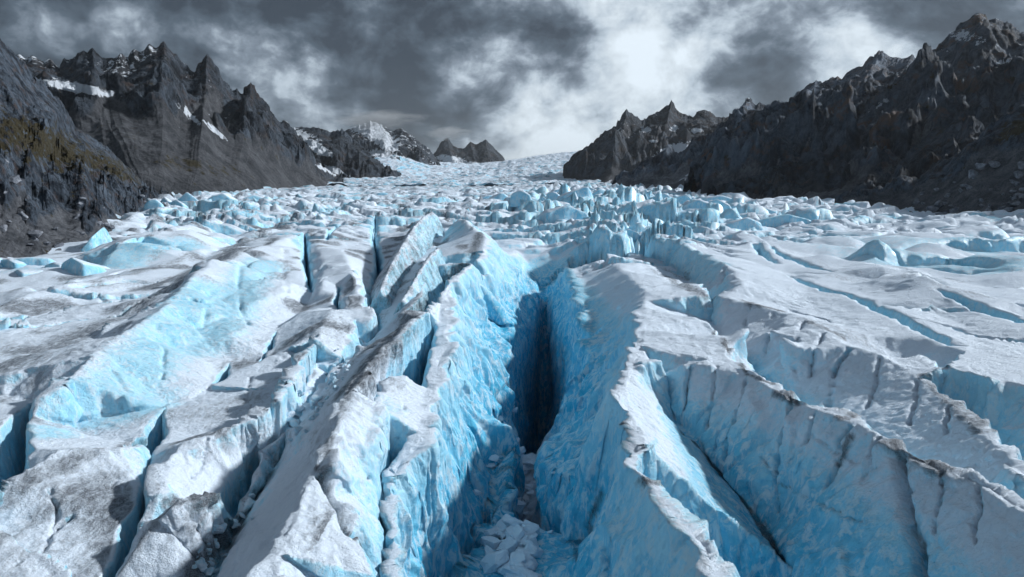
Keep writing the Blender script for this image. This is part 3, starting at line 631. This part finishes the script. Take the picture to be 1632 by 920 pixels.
mountain('distant snow streaked summit with its top near the cloud',
         [(520,222,4000),(540,214,4000),(555,210,4000),(572,203,4000),(590,197,4000),(612,204,4000),(626,214,4000),(640,208,4000),(655,219,3980),(670,230,3950),(685,242,3900),(702,270,3850)],
         [(520,2900),(600,2950),(650,3000),(705,3300)], seed=4, amp=.14, scree=.05, mat=ROCK_F, snow=lambda u, v, V, nz: s4(V) + .38 * sstep(.5, .85, nz), steep=.4)
s5 = patches([(720,255,30,8,10,1),(750,265,50,8,5,1.0)])
mountain('far grey twin peak standing over snow at the valley head',
         [(690,250,5600),(705,226,5600),(714,222,5600),(722,236,5600),(738,240,5600),(750,229,5600),(760,233,5600),(774,225,5600),(790,241,5600),(808,260,5600)],
         [(690,4700),(740,4700),(780,4700),(812,4800)], seed=5, amp=.12, scree=.1, mat=ROCK_F, snow=lambda u, v, V, nz: s5(V), steep=.3)
s6 = patches([(1075,240,34,12,-15,1.0),(1050,258,40,6,-20,.9),(1030,207,10,6,0,.9),(1075,205,8,6,0,.8),(1110,208,12,5,0,.9),(965,295,16,3,-40,.9),(1040,225,10,3,10,.8),(1020,285,14,2,-35,.8)])
mountain('dark spiky peaks with small snowfields right of the valley head',
         [(896,284,2300),(903,270,2320),(913,255,2340),(935,238,2370),(950,229,2400),(962,218,2420),(980,206,2440),(998,181,2460),(1010,191,2480),(1025,196,2500),(1040,189,2520),(1055,182,2540),(1070,167,2560),(1080,181,2560),(1088,186,2560),(1100,189,2560),(1115,184,2560),(1130,186,2560),(1145,193,2560),(1175,196,2560)],
         [(898,2150),(925,1980),(960,1900),(1010,1900),(1060,1900),(1175,1900)], seed=6, amp=.17, scree=.10, mat=ROCK_M, snow=lambda u, v, V, nz: s6(V) + .25 * sstep(.6, .9, nz) * sstep(.6, .9, v), steep=.4)
s7 = patches([(1140,262,60,4,-28,.85),(1105,275,30,3,-30,.7),(1240,220,30,5,-25,.6),(1430,118,14,3,10,.8)])
mountain('long dark ridge of pinnacles rising toward the right',
         [(975,299,1500),(1010,285,1520),(1050,268,1540),(1100,243,1560),(1120,227,1560),(1150,206,1560),(1165,196,1560),(1177,180,1560),(1192,156,1560),(1205,170,1560),(1220,176,1560),(1240,172,1560),(1255,170,1560),(1270,156,1560),(1290,141,1550),(1298,136,1540),(1310,141,1530),(1322,135,1520),(1345,130,1500),(1370,115,1480),(1385,101,1460),(1402,88,1450),(1415,98,1440),(1430,103,1430),(1452,97,1420),(1475,103,1400)],
         [(985,1400),(1040,1300),(1100,1150),(1180,1000),(1260,900),(1330,820)], seed=7, amp=.20, scree=.34, mat=ROCK_L, snow=lambda u, v, V, nz: s7(V) + .3 * sstep(.6, .9, nz) * sstep(.85, .97, v), steep=.45)
s8 = patches([(1555,62,46,10,12,.55),(1597,99,13,3,-12,1.0),(1400,170,30,4,-30,.5)])
mountain('highest black and rust coloured peak on the right with a snow dusted top',
         [(1090,296,1020),(1150,272,1060),(1210,240,1100),(1270,205,1120),(1318,172,1140),(1345,186,1150),(1380,176,1170),(1420,150,1180),(1440,128,1190),(1465,106,1200),(1480,90,1200),(1500,79,1200),(1512,68,1200),(1530,51,1200),(1545,42,1200),(1560,27,1200),(1575,42,1200),(1600,50,1190),(1615,58,1180),(1640,62,1170),(1700,30,1160),(1800,10,1150)],
         [(1120,880),(1180,800),(1260,720),(1340,660),(1440,610),(1560,570),(1700,540),(1850,520)], seed=8, amp=.24, scree=.12, mat=ROCK_B8, snow=lambda u, v, V, nz: s8(V) + .32 * sstep(.6, .9, nz) * sstep(.7, .9, v), steep=.45)
g9 = patches([(1620,205,40,14,-30,.9)])
mountain('near dark scree slope beside the right ice edge',
         [(1330,338,620),(1400,318,610),(1440,300,600),(1480,283,590),(1520,255,580),(1545,238,570),(1580,207,560),(1632,178,550),(1700,150,540),(1850,90,520),(2100,20,500)],
         [(1325,600),(1400,560),(1480,500),(1560,450),(1640,400),(1800,300),(2150,200)], seed=9, gul=0, amp=.14, scree=.45, mat=ROCK_N, grass=lambda u, v, V: g9(V), steep=.2, crag=1.2)
ROCK_S = rock_material('dark_spur_rock', 1.2, .5, rust=.7)
mountain('black rock spur descending in front of the high right ridge',
         [(1130,304,840),(1175,292,850),(1205,278,860),(1235,256,870),(1262,238,880),(1290,214,890),(1318,196,900),(1340,200,905),(1365,226,905),(1400,262,890),(1445,305,880)],
         [(1150,800),(1220,740),(1300,690),(1380,650),(1440,620)], seed=21, amp=.22, scree=.14, gul=0, mat=ROCK_S, steep=.5)
mountain('broad dark rock spur below the highest right peak',
         [(1340,332,700),(1385,304,710),(1420,276,720),(1450,246,735),(1478,222,750),(1505,196,760),(1530,176,765),(1555,190,765),(1590,222,760),(1650,262,750)],
         [(1350,640),(1420,600),(1500,560),(1580,520),(1650,480)], seed=23, amp=.22, scree=.18, gul=0, mat=ROCK_S, steep=.5)
print('mountains', time.time() - T0)

# ------------------------------------------------------------------ separate blocks, fins, chunks, boulders
GV = np.empty(len(glacier.data.vertices) * 3, np.float32); glacier.data.vertices.foreach_get('co', GV); GV = GV.reshape(-1, 3)
def snap_z(x, y, r=1.5):
    m = (np.abs(GV[:, 0] - x) < r) & (np.abs(GV[:, 1] - y) < r)
    if not m.any(): m = (np.abs(GV[:, 0] - x) < r * 4) & (np.abs(GV[:, 1] - y) < r * 4)
    return float(np.median(GV[m, 2])) if m.any() else 0.0
def finish_ice(name, V, T, px=1.9, amp=1.0, snowy=1.0, dirty=0.0, bl=.1, loc=None):
    V, T = refine(V, T, px, cap=300000)
    e = target_len(V, px, 1.0); s_ = Smoother(T, len(V)); V = s_(V, 2); nr = unit(s_(normals(V, T), 4))
    O_ = Oct(V, e); wl = 1 - sstep(.5, .9, nr[:, 2])
    d_ = wl * (O_(6, .55, 'n', (1, 1, 1.6)) + O_(3, .45, 'r', (1, 1, 2.4), 3) + O_(1.6, .25, 'c') + O_(.8, .1, 'c')) + (1 - wl) * (O_(5, .3) + O_(2, .2, 'b') + O_(.9, .1))
    X = V + nr * (d_ * amp)[:, None]; nf = unit(s_(normals(X, T), 1))
    sn = sstep(.3, .85, .5 * nf[:, 2] + .5 * nr[:, 2]) * snowy
    at = {'snow': sn, 'blue': np.clip(.18 + bl - .4 * sn + .35 * noise(V / 4), 0, 1), 'dirt': np.clip(dirty + .25 * noise(V / 6), 0, 1)}
    loc = np.array(loc if loc is not None else X.mean(0)); o = mesh_obj(name, X - loc, T, MAT_ICE, at); o.location = loc; return o
def hull(pts):
    import bmesh
    bm = bmesh.new()
    for p in pts: bm.verts.new(p)
    bmesh.ops.convex_hull(bm, input=bm.verts)
    bmesh.ops.delete(bm, geom=[v for v in bm.verts if not v.link_faces], context='VERTS')
    bmesh.ops.triangulate(bm, faces=bm.faces); bmesh.ops.recalc_face_normals(bm, faces=bm.faces); bm.verts.index_update()
    V = np.array([v.co[:] for v in bm.verts]); T = np.array([[v.index for v in f.verts] for f in bm.faces]); bm.free(); return V, T
def serac_block(label, px, py, wpx, hpx, lean=0.0, group='ice blocks of the far serac band', snowy=.95, dirty=0.08, depth=.9, z=0.0, name='serac', rot=None, top=.42):
    """foot at (px, py); width and height told in photo pixels at that distance"""
    x, y, _ = P(px, py, z); k = math.hypot(y, 30) / FP; w_, h_ = wpx * k * 1.3, hpx * k * .9; zg = snap_z(x, y)
    rr = np.random.default_rng(int(px * 7 + py)); a0 = rr.uniform(0, 1) if rot is None else rot; P_ = []
    yaw = rr.uniform(-.7, .5) if rot is None else rot; ca, sa = math.cos(yaw), math.sin(yaw); d0 = w_ * depth * rr.uniform(.8, 1.5)
    def q(a, b, c): return (x + ca * a - sa * b + lean * max(c, 0), y + sa * a + ca * b, zg + c)
    m = rr.integers(3, 5)
    for i in range(m):                                        # steep broken front, snow slope falling away behind
        t = i / (m - 1) - .5; f_ = rr.uniform(-.12, .06) * d0
        P_ += [q(w_ * t * 1.1, f_, -h_ * .5), q(w_ * t * .92, f_ + .12 * h_, h_ * rr.uniform(.55, 1.05) * (1 - .5 * (2 * t) ** 4))]
        P_ += [q(w_ * t * 1.1, d0 + f_, -h_ * .5), q(w_ * t * .7, d0 * rr.uniform(.45, .8), h_ * rr.uniform(.1, .5))]
    Vh, Th = hull(P_); o = finish_ice(name, Vh, Th, amp=min(.8, w_ / 16), snowy=snowy, dirty=dirty, loc=(x, y, zg)); return tag(o, label, 'serac', group)
def wedge(name, crest, lo, ro, label, cat, dirty, foot=-4, **kw):
    C = [P(*p) for p in crest]; n_ = len(C); Vw = []
    for i, c in enumerate(C):
        Vw += [c, (c[0] + lo[i][0], c[1] + lo[i][1], foot), (c[0] + ro[i][0], c[1] + ro[i][1], foot)]
    Tw = []
    for i in range(n_ - 1):
        a, b_ = i * 3, i * 3 + 3
        for p_, q_ in ((0, 1), (2, 0), (1, 2)): Tw += [(a + p_, b_ + p_, b_ + q_), (a + p_, b_ + q_, a + q_)]
    Tw += [(0, 1, 2), ((n_ - 1) * 3, (n_ - 1) * 3 + 2, (n_ - 1) * 3 + 1)]
    Vw, Tw = np.array(Vw, float), np.array(Tw)
    c0 = Vw.mean(0); f = np.cross(Vw[Tw[:, 1]] - Vw[Tw[:, 0]], Vw[Tw[:, 2]] - Vw[Tw[:, 0]]); vol = (f * (Vw[Tw[:, 0]] - c0)).sum()
    if vol < 0: Tw = Tw[:, ::-1]
    return tag(finish_ice(name, Vw, Tw, dirty=dirty, **kw), label, cat)
wedge('ice_fin', [(606,462,3),(622,424,5.5),(640,392,8),(660,360,11.5),(676,343,13.5),(688,336,14.5),(694,340,13)],
      [(-4,-1),(-7,-1),(-9,0),(-11,0),(-11,0),(-10,2),(-6,4)], [(4,0),(5,0),(7,0),(8,1),(9,2),(9,4),(6,5)], 'tall dirty grey ice fin with a sharp leaning crest beside the narrow crevasse', 'ice fin', .6, snowy=1.6, bl=-.15, amp=1.0)
wedge('ice_fin', [(640,478,3),(655,455,5),(668,432,6),(684,408,7),(700,392,7.5)], [(-4,0)]*5, [(4,0)]*5, 'low broken grey ice fin lying against the tall one', 'ice fin', .55, snowy=1.6, bl=-.15, amp=1.0)
wedge('ice_slab', [(128,398,2),(146,376,7),(165,360,10),(170,366,8)], [(-2,4),(-2,6),(-2,7),(0,7)], [(2,-2),(3,-3),(4,-3),(5,0)], 'grey upright ice slab leaning against dark rock at the left ice edge', 'ice slab', .45, snowy=.2, amp=.3, foot=-3)
H1 = 'blue ice block in the tumbled serac band beyond the great crevasse'
for q_ in [(830,352,26,28,0),(846,345,18,26,0),(862,340,20,34,.1),(880,345,18,24,0),(905,372,56,34,0),(925,348,44,30,.1),(890,322,26,16,0),(958,335,24,22,0),(975,330,36,24,-.1),
           (1010,352,44,34,0),(1035,368,56,36,.1),(1065,352,44,22,0),(1020,322,30,18,0),(1050,328,44,22,.1),(1085,338,38,26,0),(1112,352,40,30,0),(1105,325,30,16,0),(1140,352,36,22,0),
           (1165,368,44,22,0),(1190,376,40,20,0),(1150,330,34,16,0),(1185,345,46,20,0),(1215,352,36,14,0),(1075,390,36,20,0),(800,332,30,22,0),(780,325,24,12,0),(1000,395,30,22,0),(860,318,22,10,0),(935,318,30,12,0)]:
    serac_block(H1, q_[0], q_[1], q_[2], q_[3], q_[4])
H2 = 'small pale ice block in the broken ice along the left rock wall'
for q_ in [(245,345,22,18,0),(262,335,20,22,0),(280,338,22,24,0),(300,335,26,24,0),(322,333,26,20,0),(350,332,30,18,0),(378,328,26,18,0),(405,326,30,18,0),(232,352,16,20,0),(440,328,28,12,0)]:
    serac_block(H2, *q_, group='ice blocks along the left rock wall')
H3 = 'light blue ice block at the near left edge of the glacier'
for q_ in [(8,440,40,24,0),(50,438,44,20,0),(85,440,30,18,0),(112,448,40,36,0),(140,440,34,30,0),(165,428,36,26,0),(182,412,26,26,0),(30,452,34,12,0),(-20,440,40,24,0)]:
    serac_block(H3, *q_, group='ice blocks at the near left edge', snowy=.7)
for q_, lb in [((328,392,18,24,0), 'small blue ice block standing alone on the grey ridge'), ((418,345,22,12,0), 'flat dark blue block among the white waves left of centre'), ((872,382,14,0,0), None),
               ((485,343,34,10,0), 'low wide blue ice block on the snowy rise left of centre'), ((610,318,16,9,0), 'tiny blue block in the far white ice left of centre'),
               ((880,392,8,18,.3), 'thin dark ice shard standing at the head of the great crevasse'), ((1255,370,60,16,0), 'broad pale ice hump beyond the long slabs'), ((1590,375,40,14,0), 'bright blue ice block at the far right edge')]:
    if lb: serac_block(lb, *q_, group=None, snowy=.4)
# ice rubble: one lumpy shape per kind, copied
def lump(name, seed, mat, rough=.35, sub=4, attrs=None):
    import bmesh
    bm = bmesh.new(); bmesh.ops.create_icosphere(bm, subdivisions=sub, radius=.5)
    V = np.array([v.co[:] for v in bm.verts]); T = np.array([[v.index for v in f.verts] for f in bm.faces]); bm.free()
    rr = np.random.default_rng(seed); pn = unit(rr.normal(size=(13, 3))); pd = rr.uniform(.30, .5, 13); dr = unit(V)
    r_ = np.min(np.where(dr @ pn.T > .05, pd / np.maximum(dr @ pn.T, .05), 9), axis=1); r_ = np.minimum(r_, .75)
    V = dr * (r_ * (1 + .05 * noise(V * 6 + seed) + .09 * noise(V * 2.5 + seed)))[:, None] * [1, .8, .72]
    o = mesh_obj(name, V, T, mat, {k: np.full(len(V), v) for k, v in (attrs or {}).items()}, smooth=False); return o
def scatter(protos, n_, where, size, label, cat, group, sink=.2):
    for i in range(n_):
        pr, used = protos[i % len(protos)]
        if used: o = pr.copy(); COL.objects.link(o)
        else: o = pr; protos[i % len(protos)][1] = True
        x, y, z = where(i); s_ = size * random.choice((.5, .7, .8, 1, 1, 1.3, 1.8)) * random.uniform(.8, 1.2)
        o.location = (x, y, z + s_ * sink); o.scale = (s_ * random.uniform(.8, 1.3), s_ * random.uniform(.8, 1.3), s_ * random.uniform(.7, 1.1))
        o.rotation_euler = (random.uniform(-.6, .6), random.uniform(-.6, .6), random.uniform(0, 6.28)); tag(o, label, cat, group)
def on_ice(poly, rad):
    def f(i):
        t = random.random() * (len(poly) - 1); k = int(t); t -= k
        px, py = (poly[k][j] * (1 - t) + poly[k + 1][j] * t for j in (0, 1)); r = rad * random.gauss(0, 1)
        x, y, z = hit(px + r, py + r * .5); return x, y, snap_z(x, y, .7)
    return f
IA = {'snow': .85, 'blue': .2, 'dirt': .1}; IB = {'snow': .6, 'blue': .2, 'dirt': .35}
scatter([[lump('ice_chunk', k, MAT_ICE, attrs=IA), False] for k in (1, 2, 3, 4)], 190, on_ice([(832,728),(828,780),(820,840),(818,870),(822,925),(825,925)], 17), 1.8, 'white ice chunk in the rubble on the floor of the great crevasse', 'ice chunk', 'ice chunks on the floor of the great crevasse')
scatter([[lump('ice_chunk', k, MAT_ICE, attrs=IB), False] for k in (5, 6)], 60, on_ice([(545,560),(535,600),(520,630),(490,660),(460,700)], 9), .8, 'dirty white ice chunk in the rubble gully left of the tall ridge', 'ice chunk', 'ice chunks in the upper left gully')
scatter([[lump('ice_chunk', k, MAT_ICE, attrs=IB), False] for k in (7, 8)], 50, on_ice([(400,800),(370,840),(345,880),(320,915)], 10), .55, 'dirty ice chunk in the gully at the bottom edge left of centre', 'ice chunk', 'ice chunks in the lower left gully')
def on_rock(seed, v0, v1, x0, x1, y0=0, y1=9999):
    X, v = MV[seed]; sx_, sy_ = pxpy(X); ok = np.nonzero((v > v0) & (v < v1) & (sx_ > x0) & (sx_ < x1) & (sy_ > y0) & (sy_ < y1))[0]
    # equal share of screen, not of mesh: near and far stones alike
    return lambda i: tuple(float(c) for c in X[ok[random.randrange(len(ok))]])
BM = {'scree': 1.0, 'grass': 0.0, 'snow': 0.0}
ROCK_B = rock_material('boulder_rock', .12, 1.7)
scatter([[lump('boulder', k, ROCK_B, rough=.5, attrs=BM), False] for k in (11, 12, 13)], 60, on_rock(9, .0, .5, 1440, 1632), 4.2, 'grey boulder on the dark scree above the right ice edge', 'boulder', 'boulders on the right scree')
scatter([[lump('boulder', k, ROCK_B, rough=.5, attrs=BM), False] for k in (14, 15, 16)], 50, on_rock(1, .0, .35, 0, 240), 2.8, 'grey boulder at the foot of the rock slope left of the ice', 'boulder', 'boulders under the left slope')
# ------------------------------------------------------------------ ground under everything, out to the horizon
gm, nt, b = new_mat('valley_floor'); n_ = N(nt); n_.put(n_.mix(n_.noise(n_.pos(), .01, 6), (.05, .05, .055), (.10, .10, .10)), b.inputs['Base Color'])
Vq, Tq = grid(24, 24, lambda u, v: np.stack([(u - .5) * 60000, (v - .3) * 60000, np.full(len(u), -95.)], 1))
tag(mesh_obj('ground', Vq, Tq, gm), 'dark valley floor beneath the glacier', None, None, 'structure')

# ------------------------------------------------------------------ sky, sun
SUN_AZ, SUN_EL = 72, 29           # degrees right of the view direction, degrees up
w = bpy.data.worlds.new('World'); scene.world = w; w.use_nodes = True; nt = w.node_tree; nt.nodes.clear()
n = N(nt); out = nt.nodes.new('ShaderNodeOutputWorld')
sky = nt.nodes.new('ShaderNodeTexSky'); sky.sky_type = 'NISHITA'; sky.sun_disc = False
sky.sun_elevation = math.radians(SUN_EL); sky.sun_rotation = math.radians(SUN_AZ); sky.altitude = 2000
bgS = nt.nodes.new('ShaderNodeBackground'); bgS.inputs[1].default_value = .06; nt.links.new(sky.outputs[0], bgS.inputs[0])
tc = nt.nodes.new('ShaderNodeTexCoord'); dirv = n.vmath('NORMALIZE', tc.outputs['Generated'])
sx = nt.nodes.new('ShaderNodeSeparateXYZ'); nt.links.new(dirv, sx.inputs[0])
zz = n.math('ADD', n.math('MAXIMUM', sx.outputs[2], 0.0), .16)
q = nt.nodes.new('ShaderNodeCombineXYZ'); nt.links.new(n.math('DIVIDE', sx.outputs[0], zz), q.inputs[0]); nt.links.new(n.math('DIVIDE', sx.outputs[1], zz), q.inputs[1])
qv = q.outputs[0]
def lobe(px, py, k, amp):
    r = ray(px, py); r = r / np.linalg.norm(r)
    d = n.vmath('DOT_PRODUCT', dirv, tuple(r)); return n.math('MULTIPLY', n.math('EXPONENT', n.math('MULTIPLY', n.math('SUBTRACT', d, 1.0), k)), amp)
dv = n.vmath('MULTIPLY', dirv, (1, 1, 1.35))
c3 = n.noise(n.vmath('ADD', dv, (1.3, 5.1, 2)), 22, 9, .6, .4); c1 = n.noise(dv, 3.0, 9, .55, .25); c2 = n.noise(n.vmath('ADD', dv, (7.3, 2.1, 0)), 8, 9, .55, .3)
val = n.math('ADD', n.math('MULTIPLY', n.math('SUBTRACT', c1, .5), 3.5), n.math('ADD', n.math('MULTIPLY', n.math('SUBTRACT', c2, .5), 2.6), n.math('MULTIPLY', n.math('SUBTRACT', c3, .5), 1.1)))
for args in [(980,110,24,.32),(880,230,60,.36),(1250,20,60,.30),(1080,150,120,.20),(1040,40,60,.10),(1130,70,300,-.2),(1330,60,200,-.25),(200,20,9,-.30),(480,60,40,-.12),(1215,100,130,-.42),(930,150,9,.22),(300,60,14,-.16),(900,60,400,-.28),(620,120,90,-.15),(1500,30,60,-.05)]:
    val = n.math('ADD', val, lobe(*args))
cr = nt.nodes.new('ShaderNodeValToRGB'); nt.links.new(n.math('ADD', n.math('MULTIPLY', val, .78), .31), cr.inputs[0])
e = cr.color_ramp.elements; e[0].position = 0; e[0].color = (.028, .038, .052, 1); e[1].position = 1; e[1].color = (.55, .62, .68, 1)
for ps, c in ((.25, (.062, .084, .110, 1)), (.45, (.145, .180, .222, 1)), (.65, (.33, .39, .45, 1)), (.82, (.45, .51, .56, 1))):
    k = e.new(ps); k.color = c
bgC = nt.nodes.new('ShaderNodeBackground'); nt.links.new(cr.outputs[0], bgC.inputs[0]); bgC.inputs[1].default_value = 1.08
mx = nt.nodes.new('ShaderNodeMixShader'); mx.inputs[0].default_value = .96
nt.links.new(bgS.outputs[0], mx.inputs[1]); nt.links.new(bgC.outputs[0], mx.inputs[2]); nt.links.new(mx.outputs[0], out.inputs[0])
sl = bpy.data.lights.new('sun', 'SUN'); sl.energy = 3.5; sl.angle = math.radians(3.5); sl.color = (.97, .985, 1)
so = bpy.data.objects.new('sun', sl); COL.objects.link(so)
sd = Vector((math.sin(math.radians(SUN_AZ)) * math.cos(math.radians(SUN_EL)), math.cos(math.radians(SUN_AZ)) * math.cos(math.radians(SUN_EL)), math.sin(math.radians(SUN_EL))))
so.rotation_euler = sd.to_track_quat('Z', 'Y').to_euler()

# ------------------------------------------------------------------ valley haze
import bmesh
hm = bpy.data.materials.new('haze'); hm.use_nodes = True; hn = hm.node_tree; hn.nodes.clear()
ho = hn.nodes.new('ShaderNodeOutputMaterial'); hv = hn.nodes.new('ShaderNodeVolumePrincipled')
hv.inputs['Color'].default_value = (.80, .87, .93, 1); hv.inputs['Density'].default_value = 2.1e-5; hv.inputs['Anisotropy'].default_value = .3
hn.links.new(hv.outputs[0], ho.inputs['Volume'])
bm = bmesh.new(); bmesh.ops.create_cube(bm, size=1); me = bpy.data.meshes.new('haze'); bm.to_mesh(me); bm.free(); me.materials.append(hm)
hz = bpy.data.objects.new('haze', me); COL.objects.link(hz); hz.scale = (61000, 61000, 900); hz.location = (0, 6000, 354 - .0)
tag(hz, 'thin grey blue haze filling the valley air', None, None, 'stuff')
# ------------------------------------------------------------------ cloud shreds hanging on the far summits
cm = bpy.data.materials.new('cloud_vapour'); cm.use_nodes = True; cn = cm.node_tree; cn.nodes.clear(); k = N(cn)
oo = cn.nodes.new('ShaderNodeOutputMaterial'); vv_ = cn.nodes.new('ShaderNodeVolumePrincipled'); cn.links.new(vv_.outputs[0], oo.inputs['Volume'])
vv_.inputs['Color'].default_value = (.9, .93, .96, 1)
tcv = cn.nodes.new('ShaderNodeTexCoord').outputs['Object']; rad = k.vmath('LENGTH', tcv)
dn = k.math('MULTIPLY', k.ramp(k.math('ADD', k.math('SUBTRACT', 1.0, rad), k.math('MULTIPLY', k.math('SUBTRACT', k.noise(tcv, 2.2, 4, .6, .4), .5), 1.6)), .25, .8), .006)
k.put(dn, vv_.inputs['Density'])
for cx_, cy_, d_, r_, lb in ((598,190,3600,(330,150,75),'torn cloud shred wrapping the snow streaked summit left of the valley head'), (712,212,5200,(240,150,80),'small cloud shred over the far grey twin peak')):
    bm = bmesh.new(); bmesh.ops.create_icosphere(bm, subdivisions=3, radius=1.15); me = bpy.data.meshes.new('cloud'); bm.to_mesh(me); bm.free(); me.materials.append(cm)
    o = bpy.data.objects.new('cloud', me); COL.objects.link(o); o.location = AT(cx_, cy_, d_); o.scale = r_; tag(o, lb, None, None, 'stuff')
scene.cycles.volume_step_rate = 2.0; scene.cycles.volume_max_steps = 64
# ------------------------------------------------------------------ render settings
scene.view_settings.view_transform = 'Standard'; scene.view_settings.look = 'None'
scene.view_settings.gamma = 1; scene.view_settings.exposure = .52
cy = scene.cycles; cy.max_bounces = 6; cy.diffuse_bounces = 4; cy.glossy_bounces = 2; cy.transmission_bounces = 2; cy.volume_bounces = 0
cy.use_denoising = True; cy.use_adaptive_sampling = True; cy.adaptive_threshold = .03
cy.caustics_reflective = False; cy.caustics_refractive = False
print('done', time.time() - T0)
